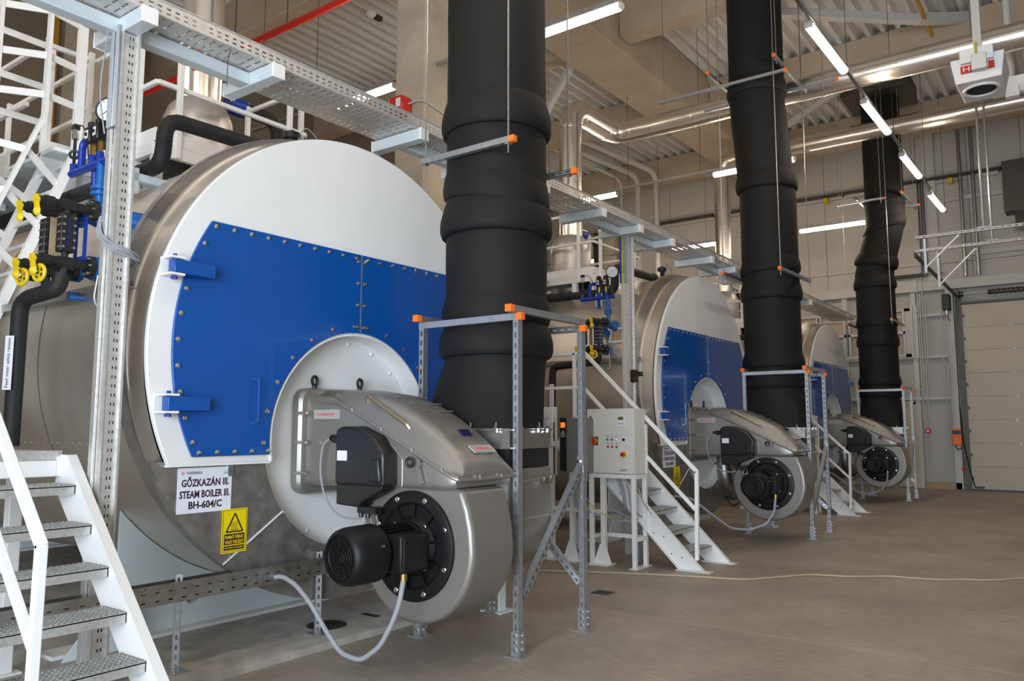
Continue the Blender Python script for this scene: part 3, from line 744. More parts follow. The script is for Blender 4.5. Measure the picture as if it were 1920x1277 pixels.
# ------------------------------------------------------------------ black air ducts
def ringpts(c, z, r, n=32, tilt=0.0):
    return [(c[0] + r * math.cos(2 * PI * k / n), c[1] + r * math.sin(2 * PI * k / n), z + tilt * math.cos(2 * PI * k / n)) for k in range(n)]
def air_duct(label, cf, r, ztop, bottom_z, collars, yb, roof=False):
    t = thing('air_duct', label, 'duct', (cf(2)[0], cf(2)[1], 1.45), 'black insulated air ducts')
    cz = sorted([c[0] for c in collars])
    edges = [bottom_z] + [z for z in cz if bottom_z < z < ztop] + [ztop]
    for a, b in zip(edges[:-1], edges[1:]):
        secs = []; nn = max(2, int((b - a) / 0.18))
        for k in range(nn + 1):
            z = a + (b - a) * k / nn
            w = 0.002 * math.sin(z * 9.0)
            secs.append(ringpts(cf(z), z, r + w))
        part(MB().loft(secs), 'duct_section', 'foam', t)
    for z, amp, h, tilt in collars:
        prof = [(h * 0.62, 0.000), (h * 0.52, 0.25), (h * 0.36, 0.55), (h * 0.16, 0.86), (0, 1.0), (-h * 0.22, 0.98), (-h * 0.36, 0.72), (-h * 0.40, 0.45), (-h * 0.41, 0.0)]
        part(MB().loft([ringpts(cf(z + dz), z + dz, r + 0.004 + amp * q, 36, tilt) for dz, q in prof]), 'collar', 'foam', t)
    # boot: round to rectangular
    xr, yr = -3.86, yb + 0.46
    n = 32; c0 = cf(bottom_z); secs = []
    rect = []
    hx, hy = 0.44, 0.255
    for k in range(n):
        th = 2 * PI * k / n; c, s = math.cos(th), math.sin(th)
        q = min(hx / abs(c) if abs(c) > 1e-6 else 9, hy / abs(s) if abs(s) > 1e-6 else 9)
        rect.append((xr + c * q, yr + s * q))
    for j in range(7):
        f = j / 6; z = bottom_z + 0.02 + (1.585 - bottom_z - 0.02) * f
        e = f ** 0.85
        secs.append([(c0[0] * (1 - e) + e * rect[k][0] + (1 - e) * (r - 0.005) * math.cos(2 * PI * k / n), c0[1] * (1 - e) + e * rect[k][1] + (1 - e) * (r - 0.005) * math.sin(2 * PI * k / n), z) for k in range(n)])
    part(MB().loft(secs), 'duct_boot', 'foam', t)
    part(MB().box(xr - hx - 0.01, xr + hx + 0.01, yr - hy - 0.01, yr + hy + 0.01, 1.44, 1.585), 'connector_frame', 'galv', t)
    part(MB().box(xr - hx - 0.035, xr + hx + 0.035, yr - hy - 0.035, yr + hy + 0.035, 1.568, 1.58), 'upper_flange', 'galv', t)
    part(MB().box(xr - hx - 0.035, xr + hx + 0.035, yr - hy - 0.035, yr + hy + 0.035, 1.438, 1.450), 'lower_flange', 'galv', t)
    part(MB().box(xr - hx, xr + hx, yr - hy, yr + hy, 1.30, 1.44), 'flexible_sleeve', 'black', t)
    for px, py in ((xr + 0.1, yr - hy - 0.03), (xr + hx - 0.1, yr - hy - 0.03), (xr + hx + 0.03, yr - 0.15), (xr + hx + 0.03, yr + 0.08), (xr + hx + 0.03, yr + 0.2), (xr - 0.2, yr - hy - 0.03)):
        part(MB().box(px - 0.012, px + 0.012, py - 0.012, py + 0.012, 1.555, 1.60).cyl((px, py, 1.60), (px, py, 1.63), 0.006, n=6), 'clamp', 'chrome', t)
    if roof:
        part(MB().box(cf(9)[0] - 0.7, cf(9)[0] + 0.7, cf(9)[1] - 0.7, cf(9)[1] + 0.7, 9.2, 9.6), 'roof_collar', 'darkmetal', t)
    return t
air_duct('huge black insulated air duct in front of the nearest boiler', lambda z: (-3.90, 5.08), 0.415, HC, 2.13,
         [(4.10, 0.042, 0.28, 0.0), (3.50, 0.024, 0.22, -0.06), (3.24, 0.046, 0.28, 0.0), (2.50, 0.026, 0.20, 0), (2.25, 0.048, 0.26, 0.0)], YB)
def c2(z):
    f = min(1, max(0, (z - 5.2) / 1.6)); return (-3.985 - 0.12 * f, 12.28)
air_duct('black insulated air duct of the middle boiler, leaning slightly left higher up', c2, 0.43, HC, 2.2,
         [(7.0, 0.035, 0.26, 0), (5.42, 0.042, 0.28, 0.0), (4.05, 0.024, 0.2, 0.03), (3.66, 0.035, 0.26, 0), (2.58, 0.034, 0.22, 0), (2.30, 0.042, 0.28, 0)], YB + PITCH)
def c3(z):
    f = min(1, max(0, (z - 5.15) / 1.1)); return (-3.92 + 0.29 * f, 19.48)
air_duct('black insulated air duct of the farthest boiler with a sideways jog', c3, 0.415, 9.4, 2.2,
         [(6.75, 0.024, 0.2, 0), (6.16, 0.035, 0.26, 0.09), (5.36, 0.042, 0.24, -0.09), (4.85, 0.04, 0.26, 0), (3.95, 0.024, 0.2, 0), (3.52, 0.035, 0.26, 0), (2.60, 0.034, 0.2, 0), (2.36, 0.04, 0.26, 0)], YB + 2 * PITCH, True)

# hanger rails with orange end caps around the ducts
def hanger(label, rails, rods, caps, loc):
    t = thing('duct_hanger', label, 'hanger', loc, 'hanger rails around the black ducts')
    for p0, p1, f in rails: part(MB().strut(p0, p1, 0.045, f, 0.07), 'rail', 'zinc', t)
    for x, y, z in rods:
        part(MB().cyl((x, y, z - 0.1), (x, y, HC), 0.007, n=6), 'threaded_rod', 'galv', t)
        part(MB().box(x - 0.02, x + 0.02, y - 0.02, y + 0.02, z - 0.036, z - 0.024), 'nut_plate', 'galv', t)
    for c in caps:
        c = Vector(c); part(MB().box(c.x - 0.024, c.x + 0.024, c.y - 0.024, c.y + 0.024, c.z - 0.024, c.z + 0.024), 'end_cap', 'orange', t, bevel=0.003)
    return t
hanger('grey hanger rail with orange end on rods before the nearest black duct', [((-4.29, 4.60, 3.74), (-3.40, 4.60, 3.74), (0, 0, -1))], [(-4.26, 4.60, 3.74), (-3.42, 4.60, 3.74)], [(-3.38, 4.60, 3.74)], (-3.85, 4.6, 3.74))
hanger('hanger rail with orange end peeping out behind the nearest black duct', [((-4.4, 5.57, 3.76), (-3.46, 5.57, 3.76), (0, -1, 0))], [(-4.3, 5.57, 3.76), (-3.50, 5.57, 3.76)], [(-3.44, 5.57, 3.76)], (-3.85, 5.57, 3.76))
hanger('hanger rail with orange end along the right side of the middle black duct', [((-3.53, 11.32, 3.87), (-3.53, 12.82, 3.90), (1, 0, 0))], [(-3.53, 11.34, 3.87), (-3.53, 12.78, 3.90)], [(-3.53, 11.30, 3.87)], (-3.53, 12, 3.87))
hanger('hanger rail with orange end along the left side of the middle black duct', [((-4.46, 11.52, 3.93), (-4.46, 12.9, 3.93), (1, 0, 0))], [(-4.46, 11.55, 3.93), (-4.46, 12.85, 3.93)], [(-4.46, 11.50, 3.93)], (-4.46, 12, 3.93))
hanger('pair of long hanger rails across the top of the middle black duct', [((-5.62, 11.78, 7.02), (-3.50, 11.78, 7.02), (0, 0, -1)), ((-5.2, 12.78, 7.10), (-3.0, 12.78, 7.10), (0, 0, -1)), ((-4.60, 11.5, 7.16), (-4.60, 13.2, 7.16), (0, 0, -1)), ((-3.56, 11.5, 7.16), (-3.56, 13.6, 7.16), (0, 0, -1))],
       [(-5.5, 11.78, 7.02), (-4.64, 11.6, 7.16), (-3.56, 11.6, 7.16), (-3.2, 12.78, 7.1)], [(-3.48, 11.78, 7.02), (-2.98, 12.78, 7.10), (-4.60, 11.48, 7.16), (-3.56, 11.48, 7.16)], (-4.0, 12.2, 7.1))
hanger('pair of short hanger rails across the farthest black duct below its top', [((-4.55, 18.95, 6.72), (-3.55, 18.95, 6.72), (0, 0, -1)), ((-4.1, 20.0, 6.72), (-3.02, 20.0, 6.72), (0, 0, -1)), ((-4.10, 18.7, 6.78), (-4.10, 20.4, 6.78), (0, 0, -1)), ((-3.16, 18.9, 6.78), (-3.16, 20.6, 6.78), (0, 0, -1))],
       [(-3.6, 18.95, 6.72), (-4.5, 18.95, 6.72), (-3.16, 18.95, 6.78), (-3.1, 20.0, 6.72)], [(-3.53, 18.95, 6.72), (-3.0, 20.0, 6.72), (-3.16, 18.88, 6.78)], (-3.7, 19.4, 6.75))
hanger('hanger rails with orange ends at mid height on the farthest black duct', [((-3.46, 18.7, 3.93), (-3.46, 20.1, 3.93), (1, 0, 0)), ((-4.38, 18.7, 3.90), (-4.38, 20.1, 3.90), (1, 0, 0))],
       [(-3.46, 18.74, 3.93), (-4.38, 18.74, 3.90)], [(-3.46, 18.68, 3.93), (-4.38, 18.68, 3.90)], (-3.9, 19.4, 3.9))

# ------------------------------------------------------------------ cable tray on painted brackets
t = thing('cable_tray', 'long perforated zinc cable tray running above the row of boilers', 'cable tray', (-4.85, 8, 4.18))
YT0, YT1 = -1.2, 20.4
nn = int((YT1 - YT0) / 0.06)
cu = [(0.03, 0)]
for k in range(5): cu += [(0.07, 1), (0.025, 0)]
cu += [(0.005, 0)]
cv = []
for k in range(nn): cv += [(0.02, 0), (0.013, 1 if k % 8 else 0), (0.027, 0)]
wx = sum(c[0] for c in cu)
m = MB().slotted((-4.60 - wx, YT0, 4.185), (1, 0, 0), (0, 1, 0), cu, cv)
part(m, 'tray_bed', 'tray', t, stuff=True)
lc = [(0.022, 0), (0.012, 1), (0.02, 0), (0.012, 1), (0.034, 0)]
lv = []
for k in range(nn): lv += [(0.02, 0), (0.03, 1), (0.01, 0)]
for xq in (-4.60, -4.60 - wx):
    m = MB().slotted((xq, YT0, 4.185), (0, 0, 1), (0, 1, 0), lc, lv)
    m.box(xq - 0.008, xq + 0.008, YT0, YT0 + nn * 0.06, 4.285, 4.289)
    part(m, 'tray_side', 'tray', t, stuff=True)
cb = MB()
for k in range(7):
    xq = -5.0 + 0.055 * k
    cb.tube([(xq + 0.012 * math.sin(3 * y + k), y, 4.20 + 0.012 * (k % 2)) for y in [YT0 + 0.7 * j for j in range(31)]], 0.009, 5)
part(cb, 'cable', 'cablegrey', t, stuff=True)
for (x, y, z) in ((-4.62, 3.02, 4.17),):
    part(MB().tube([(x, y, z), (x - 0.06, y + 0.02, z - 0.06), (x - 0.12, y + 0.06, z - 0.20)], 0.003, 5), 'cable_tie', 'black', t)
def bracket(y, label, full):
    t = thing('tray_bracket', label, 'bracket', (-4.85, y, 4.1), 'painted tray brackets')
    def arm(yy, x0, x1):
        a = part(MB().box(x0, x1, yy - 0.05, yy + 0.05, 4.08, 4.18), 'arm', 'beamw', t, bevel=0.006)
        part(MB().box(x1 - 0.001, x1 + 0.012, yy - 0.053, yy + 0.053, 4.077, 4.183), 'arm_cap', 'white', a, bevel=0.004)
        part(MB().box(x0 - 0.012, x0 + 0.001, yy - 0.053, yy + 0.053, 4.077, 4.183), 'arm_cap', 'white', a, bevel=0.004)
    arm(y, -5.15, -4.56)
    for s in full: arm(y + s * 0.96, -5.15, -4.56)
    y0 = y - (0.91 if -1 in full else 0); y1 = y + (0.91 if 1 in full else 0)
    part(MB().box(-4.93, -4.83, y0, y1, 4.085, 4.175), 'spine', 'beamw', t, bevel=0.006)
    return t
bracket(2.41, 'painted tray bracket on the post of the nearest boiler', (-1, 1))
bracket(5.86, 'painted tray bracket behind the nearest black duct', (-1, 1))
bracket(9.0, 'painted tray bracket on the post before the middle boiler', (-1, 1))
bracket(12.32, 'painted tray bracket left of the middle black duct', (-1, 1))
bracket(15.6, 'painted tray bracket behind the middle black duct', (-1, 1))
def tray_post(y, z0, label, wires):
    t = thing('tray_post', label, 'post', (-4.98, y, z0), 'slotted tray posts')
    t.location.x += 0.16
    w = 0.086
    m = MB()
    # slotted face towards the aisle, cover towards the boiler side
    nn = int((4.1 - z0) / 0.055)
    cv = []
    for k in range(nn): cv += [(0.018, 0), (0.019, 1), (0.018, 0)]
    m.slotted((-4.93, y - w / 2, z0), (0, 1, 0), (0, 0, 1), [(0.034, 0), (0.008, 1), (0.012, 0), (0.008, 1), (0.024, 0)], cv)
    m.box(-4.99, -4.925, y - w / 2 - 0.004, y - w / 2, z0, 4.1)
    m.box(-4.99, -4.91, y + w / 2 - 0.002, y + w / 2 + 0.012, z0, 4.1)
    m.box(-5.0, -4.99, y - w / 2, y + w / 2, z0, 4.1)
    part(m, 'profile', 'tray', t)
    part(MB().box(-5.045, -4.995, y - w / 2 - 0.022, y - w / 2 - 0.004, z0, 3.45), 'cover', 'tray', t, bevel=0.003)
    if z0 < 0.3:
        part(MB().box(-5.08, -4.86, y - 0.12, y + 0.12, z0, z0 + 0.012), 'base_plate', 'zinc', t)
    for j, (dx, mt) in enumerate(wires):
        part(MB().tube([(-5.02 + dx, y - w / 2 - 0.012 - 0.008 * (j % 2), 4.12), (-5.02 + dx, y - w / 2 - 0.014, 3.46)], 0.012, 6), 'riser_cable', mt, t)
    return t
wr = [(-0.03, 'cablegrey'), (0.0, 'cablegrey'), (0.03, 'galv'), (0.055, 'cablegrey')]
p1_ = tray_post(2.41, 0.055, 'tall slotted zinc post in front of the nearest boiler', wr)
part(MB().tube([(-5.04, 2.32, 4.1), (-5.08, 2.30, 3.7), (-5.04, 2.33, 3.42)], 0.005, 6, 0.15), 'loose_wire', 'cablegrey', p1_)
cbm = MB()
random.seed(5)
for k in range(14):
    j = lambda s: random.uniform(-s, s)
    cbm.tube([(-4.885 + j(.01), 2.335 + j(.012), 2.88 + j(.02)), (-4.86 + j(.01), 2.315 + j(.012), 2.78 + j(.02)), (-4.78 + j(.02), 2.335 + j(.01), 2.71 + j(.03)), (-4.745 + j(.012), 2.44 + j(.02), 2.665 + j(.03)), (-4.78 + j(.02), 2.54 + j(.02), 2.635 + j(.02)), (-4.92 + j(.01), 2.56 + j(.015), 2.62 + j(.015))], 0.006, 5, 0.06)
single(cbm, 'cable_bundle', 'cablegrey', 'bundle of grey cables looped around the nearest slotted post', 'cable', (-4.95, 2.4, 2.75))
p2_ = tray_post(9.10, 0.0, 'tall slotted zinc post left of the middle boiler', [(-0.03, 'darkblue'), (0.0, 'green'), (0.03, 'cablegrey'), (0.055, 'cablegrey')])
part(MB().box(-4.93, -4.85, 9.03, 9.10, 2.16, 2.32).box(-4.89, -4.81, 9.09, 9.16, 2.24, 2.30), 'outlet_socket', 'black', p2_, bevel=0.008)
tray_post(12.32, 3.93, 'short slotted post on the middle boiler beside the black duct', [])
tray_post(5.86, 3.93, 'short slotted post on the nearest boiler hidden behind the black duct', [])
# bulkhead lamp under the tray
t = thing('bulkhead_lamp', 'glass bulkhead lamp below the tray, left of the middle black duct', 'lamp', (-4.75, 14.0, 3.9))
part(MB().lathe((-4.75, 14.0, 4.186), (0, 0, -1), [(0, 0.10), (0.20, 0.11), (0.24, 0.09)], 16), 'lamp_base', 'darkmetal', t)
part(MB().lathe((-4.75, 14.0, 3.94), (0, 0, -1), [(0, 0.085), (0.12, 0.085), (0.18, 0.06), (0.2, 0.0)], 16), 'lamp_glass', 'glass', t)
# ------------------------------------------------------------------ steam boilers
def rrect(yc, hw, z0, z1, r, n=4):
    r = min(r, hw * 0.95, (z1 - z0) * 0.49); P = []
    for cx, cz, a in ((yc + hw - r, z1 - r, 0), (yc - hw + r, z1 - r, 90), (yc - hw + r, z0 + r, 180), (yc + hw - r, z0 + r, 270)):
        for k in range(n + 1):
            th = R(a + 90 * k / n); P.append((cx + r * math.cos(th), cz + r * math.sin(th)))
    return P
FX, RF, RH, ZH = -4.80, 1.78, 0.83, 1.503
def mirror(poly): return [(2 * YB - a, b) for a, b in reversed(poly)]
def make_boiler():
    t = thing('steam_boiler', 'nearest steam boiler, white and blue front with aluminium shell, signed III', 'boiler', (-8.5, YB, 0.0), 'steam boilers in a row')
    # front drum: short flush shell, then a vented cone that steps down to the body
    def ring(x, amp, n=132):
        P = []
        for k in range(n):
            a = 2 * PI * k / n; w = min(1.0, max(0.0, (math.sin(a) + 0.45) / 0.9)); w = w * w * (3 - 2 * w)
            r = 1.783 + 0.009 * min(1, (-4.85 - x) / 0.3) + amp * w
            P.append((x, YB + r * math.cos(a), ZB + r * math.sin(a)))
        return P
    m = MB()
    m.loft([ring(x, q) for x, q in ((-4.85, -0.02), (-4.85, 0.0), (-5.015, 0.004), (-5.02, 0.022), (-5.045, 0.030))], caps=False)
    m.loft([ring(x, q) for x, q in ((-5.175, 0.066), (-5.195, 0.074), (-5.22, 0.076), (-5.235, 0.06), (-5.245, -0.02))], caps=False)
    m.loft([ring(x, q) for x, q in ((-5.04, 0.0265), (-5.18, 0.0635))], caps=False)
    part(m, 'front_drum', 'clad', t)
    m = MB(); n = 720
    def rad(x, a, amp):
        w = min(1.0, max(0.0, (math.sin(a) + 0.45) / 0.9)); w = w * w * (3 - 2 * w)
        return 1.785 + 0.008 * min(1, (-4.85 - x) / 0.3) + amp * w
    for k in range(n):
        a = 2 * PI * k / n; b = 2 * PI * (k + 0.58) / n
        slot = math.sin((a + b) / 2) > 0.16
        if not slot: b = 2 * PI * (k + 1) / n
        m.add([(x, YB + rad(x, q, h) * math.cos(q), ZB + rad(x, q, h) * math.sin(q)) for q in (a, b) for x, h in ((-5.042, 0.031), (-5.178, 0.068))], [(0, 1, 3, 2)])
    part(m, 'perforated_band', 'galv', t)
    # shell sheets
    xs = [-5.235, -6.3, -7.5, -8.7, -9.9, -11.1, -12.3]
    for i in range(6):
        for j, (a0, a1) in enumerate(((-111, -76), (-76, 111), (111, 249))):
            rr = 1.79 + 0.003 * ((i + j) % 2)
            m = MB().lathe((xs[i], YB, ZB), (-1, 0, 0), [(0, rr), (xs[i] - xs[i + 1] + 0.02, rr)], 48 if j == 1 else 20, caps=False, a0=R(a0) - 0.01, a1=R(a1) + 0.01)
            part(m, 'cladding_sheet', 'clad', t)
    part(MB().lathe((-12.3, YB, ZB), (-1, 0, 0), [(0, 1.79), (0.02, 1.7), (0.15, 1.3), (0.22, 0.7), (0.24, 0)], 48, caps=False), 'rear_head', 'clad', t)
    # white smoke box door frame
    dz = 1.35 - ZB; a0 = math.asin(dz / RF); h0 = math.sqrt(RH ** 2 - (1.35 - ZH) ** 2); ah = math.asin((1.35 - ZH) / RH)
    poly = arc(YB, ZB, RF, a0, PI - a0, 96) + arc(YB, ZH, RH, PI - ah, ah, 48)
    part(MB().prism(poly, YZ, -4.84, FX), 'front_plate', 'white', t, bevel=0.006)
    # recess wall and furnace disc
    part(MB().lathe((FX + 0.012, YB, ZH), (-1, 0, 0), [(0.22, 0.838), (0, 0.838), (0, 0.826), (0.22, 0.826)], 72, caps=False, a0=-PI / 2 - 0.18, a1=PI / 2 + 0.18), 'recess_ring', 'white', t)
    part(MB().lathe((-4.848, YB, ZH), (-1, 0, 0), [(0.18, 0.85), (0, 0.85), (0, 0.842), (0.18, 0.842)], 72, caps=False, a0=PI / 2 + 0.15, a1=3 * PI / 2 - 0.15), 'recess_ring', 'white', t)
    part(MB().lathe((-5.03, YB, ZH), (1, 0, 0), [(0, 0.84), (0.035, 0.84), (0.04, 0.835)], 72), 'furnace_disc', 'white', t, bevel=0.003)
    b = MB()
    for k in range(18): b.dome((-4.988, YB + 0.78 * math.cos(2 * PI * k / 18 + .1), ZH + 0.78 * math.sin(2 * PI * k / 18 + .1)), (1, 0, 0), 0.018, 0.014, 8)
    part(b, 'disc_bolt', 'white', t, stuff=True)
    # galvanised end plates below
    RG = 1.863; ag = math.asin((1.372 - ZB) / RG); RI = 0.845; ai = math.asin((1.372 - ZH) / RI)
    th1 = R(-128); th2 = R(-52)
    def gp(o0, o1, i0, i1): return arc(YB, ZB, RG, o0, o1, 24) + arc(YB, ZH, RI, i1, i0, 24)
    for o0, o1, i0, i1 in ((PI - ag - 2 * PI, th1, PI - ai - 2 * PI, R(-142)), (th1, th2, R(-142), R(-38)), (th2, ag, R(-38), ai)):
        part(MB().prism(gp(o0, o1, i0, i1), YZ, -4.93, -4.845), 'end_plate', 'galv_dull', t)
    for th, ti in ((th1, R(-142)), (th2, R(-38))):
        p0 = (-4.842, YB + RG * math.cos(th), ZB + RG * math.sin(th)); p1 = (-4.842, YB + RI * math.cos(ti), ZH + RI * math.sin(ti))
        part(MB().bar(p0, p1, 0.008, 0.012, (1, 0, 0)), 'plate_seam', 'white', t)
    part(MB().box(-4.98, -4.80, YB - 1.60, YB - 0.82, 1.338, 1.352).box(-4.98, -4.80, YB + 0.82, YB + 1.60, 1.338, 1.352), 'plate_flange', 'white', t)
    # blue doors
    RB = 1.62; at = math.asin((3.0 - ZB) / RB); ab = math.asin((ZB - 1.40) / RB); hh = 0.85; ahh = math.asin((ZH - 1.40) / hh)
    left = [(YB - 0.003, 3.0)] + arc(YB, ZB, RB, PI - at, PI + ab, 32) + arc(YB, ZH, hh, PI + ahh, PI / 2 + 0.003, 28)
    dl = part(MB().prism(left, YZ, FX + 0.001, FX + 0.022), 'blue_door', 'blue', t, 'left blue door panel with pull handle', bevel=0.003)
    drr = part(MB().prism(mirror(left), YZ, FX + 0.001, FX + 0.022), 'blue_door', 'blue', t, 'right blue door panel', bevel=0.003)
    part(MB().tube([(FX + 0.02, 3.40, 1.93), (FX + 0.07, 3.425, 1.93), (FX + 0.07, 3.425, 1.63), (FX + 0.02, 3.40, 1.62)], 0.007, 6, 0.02), 'pull_handle', 'blue', dl)
    part(MB().box(FX + 0.021, FX + 0.024, YB - 0.006, YB + 0.006, 2.36, 3.0), 'centre_strip', 'zinc', drr)
    for d, mr in ((dl, False), (drr, True)):
        b = MB(); pts = []
        for k in range(10): pts.append((YB - 0.06 - 1.28 * k / 9, 2.965))
        for k in range(1, 10):
            q = PI - at + (at + ab) * k / 9.5; pts.append((YB + 1.585 * math.cos(q), ZB + 1.585 * math.sin(q)))
        for k in range(5): pts.append((YB - 1.40 + 0.135 * k * 1.0, 1.425))
        for k in range(7):
            q = PI + ahh * 0.2 - (PI / 2) * k / 6.2; pts.append((YB + 0.90 * math.cos(q), ZH + 0.90 * math.sin(q)))
        for k in range(4): pts.append((YB - 0.035, 2.40 + 0.18 * k))
        for y, z in pts:
            y = 2 * YB - y if mr else y
            b.lathe((FX + 0.02, y, z), (1, 0, 0), [(0, 0.018), (0.004, 0.018), (0.006, 0.012), (0.016, 0.011), (0.019, 0.0)], 8, caps=False)
        part(b, 'door_bolt', 'chrome', d, stuff=True)
    for sgn in (-1, 1):
        for z in (2.63, 1.745):
            Y = lambda v: YB + sgn * (YB - v)
            ya, yb = sorted((Y(2.74), Y(3.05)))
            a = MB().prism([(Y(2.735), z - 0.045), (Y(3.03), z - 0.045), (Y(3.03), z + 0.045), (Y(2.735), z + 0.045)], YZ, FX + 0.022, FX + 0.10)
            hg = part(a, 'hinge_arm', 'blue', t, bevel=0.004)
            y0, y1 = sorted((Y(2.70), Y(2.80)))
            part(MB().box(FX, FX + 0.115, y0, y1, z + 0.048, z + 0.062).box(FX, FX + 0.115, y0, y1, z - 0.062, z - 0.048).box(FX, FX + 0.012, y0 - 0.01, y1, z - 0.062, z + 0.062), 'hinge_lug', 'white', hg)
            part(MB().cyl((FX + 0.07, (y0 + y1) / 2, z - 0.085), (FX + 0.07, (y0 + y1) / 2, z + 0.08), 0.014, n=8).cyl((FX + 0.07, (y0 + y1) / 2, z - 0.085), (FX + 0.07, (y0 + y1) / 2, z - 0.068), 0.022, n=6), 'hinge_pin', 'darkblue', hg)
    # sampling sockets on the plate bottom edge
    part(MB().box(FX - 0.06, FX - 0.03, 3.27, 3.31, 1.26, 1.345), 'sensor_clip', 'chrome', t)
    # cable ledge on the aisle-side of the shell
    m = MB().box(-12.2, -5.0, 2.60, 2.80, 2.50, 2.505).box(-12.2, -5.0, 2.598, 2.602, 2.50, 2.56).box(-12.2, -5.0, 2.72, 2.724, 2.50, 2.60)
    part(m, 'side_ledge', 'galv', t)
    # riveted lower seam
    rv = MB()
    for k in range(60):
        a = R(-111 - 0.4); rv.dome((-5.4 - 0.11 * k, YB + 1.793 * math.sin(a), ZB + 1.793 * math.cos(a)), (0, math.sin(a), math.cos(a)), 0.007, 0.004, 6)
    part(rv, 'rivet', 'chrome', t, stuff=True)
    # pipe nozzles under the gauges
    return t
boilers = [make_boiler()]
boilers.append(dup(boilers[0], PITCH, 'middle steam boiler, white and blue front, signed II'))
boilers.append(dup(boilers[0], 2 * PITCH, 'farthest and smallest-looking steam boiler with white and blue front'))
for k, b in enumerate(boilers):
    dy = PITCH * k; z0 = 0.055 if k == 0 else 0.0
    for x in (-5.78, -11.0):
        ya, yb = YB - 1.39, YB + 1.39
        th = math.asin((0.985 - ZB) / 1.795)
        poly = [(ya, z0), (yb, z0)] + arc(YB, ZB, 1.795, th, -PI - th, 32)
        part(MB().prism([(p + dy, q) for p, q in poly], YZ, x - 0.012, x + 0.012), 'saddle_plate', 'pale', b)
        for s in (-1, 1):
            e = YB + s * 1.39
            wing = [(e, z0), (e + s * 0.44, z0), (e + s * 0.16, 0.42), (e, 0.42)]
            part(MB().prism([(p + dy, q) for p, q in wing], YZ, x + 0.2, x + 0.215), 'saddle_wing', 'pale', b)
        part(MB().box(x - 0.1, x + 0.12, YB - 1.85 + dy, YB + 1.85 + dy, z0, z0 + 0.025), 'saddle_foot', 'white', b)
# signs on the galvanised plate
def plate_sign(b, dy, roman, code):
    xs = -4.838; y0 = 2.905 + dy; yx, zx = (0, 1, 0), (0, 0, 1)
    s = part(MB().box(xs - 0.006, xs, y0, y0 + 0.40, 1.03, 1.327), 'name_sign', 'signwhite', b, 'white sign reading boiler number and code')
    for txt, ya, za, w, h, mt in (('TAKENAKA', 0.055, 1.284, 0.118, 0.019, 'inkgrey'), ('GŐZKAZÁN ' + roman, 0.026, 1.203, 0.352, 0.066, 'ink'),
                                  ('STEAM BOILER ' + roman, 0.014, 1.128, 0.372, 0.050, 'ink'), (code, 0.082, 1.058, 0.246, 0.050, 'ink')):
        part(text_mb(txt, (xs, y0 + ya, za), yx, zx, w, h, bold=0.028), 'sign_lettering', mt, s)
    hx = [(y0 + 0.034 + 0.012 * math.cos(R(30 + 60 * k)), 1.293 + 0.012 * math.sin(R(30 + 60 * k))) for k in range(6)]
    part(MB().prism(hx, YZ, xs, xs + 0.001), 'sign_emblem', 'signred', s)
    part(MB().box(xs, xs + 0.0015, y0 + 0.0325, y0 + 0.0355, 1.283, 1.303).bar((xs + 0.001, y0 + 0.025, 1.298), (xs + 0.001, y0 + 0.043, 1.288), 0.002, 0.003, (1, 0, 0)).bar((xs + 0.001, y0 + 0.025, 1.288), (xs + 0.001, y0 + 0.043, 1.298), 0.002, 0.003, (1, 0, 0)), 'emblem_lines', 'signwhite', s)
    part(MB().box(xs, xs + 0.001, y0 + 0.335, y0 + 0.375, 1.277, 1.281).box(xs, xs + 0.001, y0 + 0.345, y0 + 0.350, 1.281, 1.300).box(xs, xs + 0.001, y0 + 0.362, y0 + 0.366, 1.281, 1.310), 'sign_drawing', 'inkgrey', s)
    # hot surface warning
    y1 = 3.24 + dy; xw = xs + 0.003
    w = part(MB().box(xw - 0.004, xw, y1, y1 + 0.20, 0.738, 1.035), 'warning_sign', 'signyellow', b, 'yellow hot surface warning sign')
    def ol(pts, wd, nm='sign_border'):
        mm = MB()
        for p, q in zip(pts, pts[1:] + pts[:1]): mm.bar((xw + 0.0005, y1 + p[0], 0.738 + p[1]), (xw + 0.0005, y1 + q[0], 0.738 + q[1]), wd, 0.0012, (1, 0, 0))
        part(mm, nm, 'ink', w)
    ol([(0.008, 0.010), (0.192, 0.010), (0.192, 0.288), (0.008, 0.288)], 0.0025)
    ol([(0.035, 0.142), (0.165, 0.142), (0.100, 0.265)], 0.010, 'warning_triangle')
    hw = MB()
    for q in (0.078, 0.092, 0.106, 0.120):
        hw.tube([(xw + 0.0005, y1 + q - 0.004 + 0.005 * math.sin(u * 2 * PI * 1.3 + 0.5), 0.738 + 0.158 + 0.05 * u) for u in [i / 10 for i in range(11)]], 0.0016, 4)
    hw.box(xw, xw + 0.001, y1 + 0.070, y1 + 0.128, 0.738 + 0.152, 0.738 + 0.156)
    part(hw, 'heat_waves', 'ink', w)
    part(MB().box(xw, xw + 0.0008, y1 + 0.020, y1 + 0.180, 0.738 + 0.056, 0.738 + 0.128).box(xw, xw + 0.0008, y1 + 0.020, y1 + 0.180, 0.738 + 0.020, 0.738 + 0.048), 'text_panel', 'ink', w)
    for txt, za, h in (('FORRÓ TÁRGY', 0.095, 0.028), ('VAGY FELÜLET', 0.062, 0.028), ('HOT SURFACE AND OBJECT', 0.028, 0.011)):
        part(text_mb(txt, (xw + 0.0008, y1 + 0.027, 0.738 + za), yx, zx, 0.146, h, bold=0.02), 'warning_lettering', 'signyellow', w)
plate_sign(boilers[0], 0, 'III.', 'BH-604/C')
plate_sign(boilers[1], PITCH - 0.02, 'II.', 'BH-604/B')

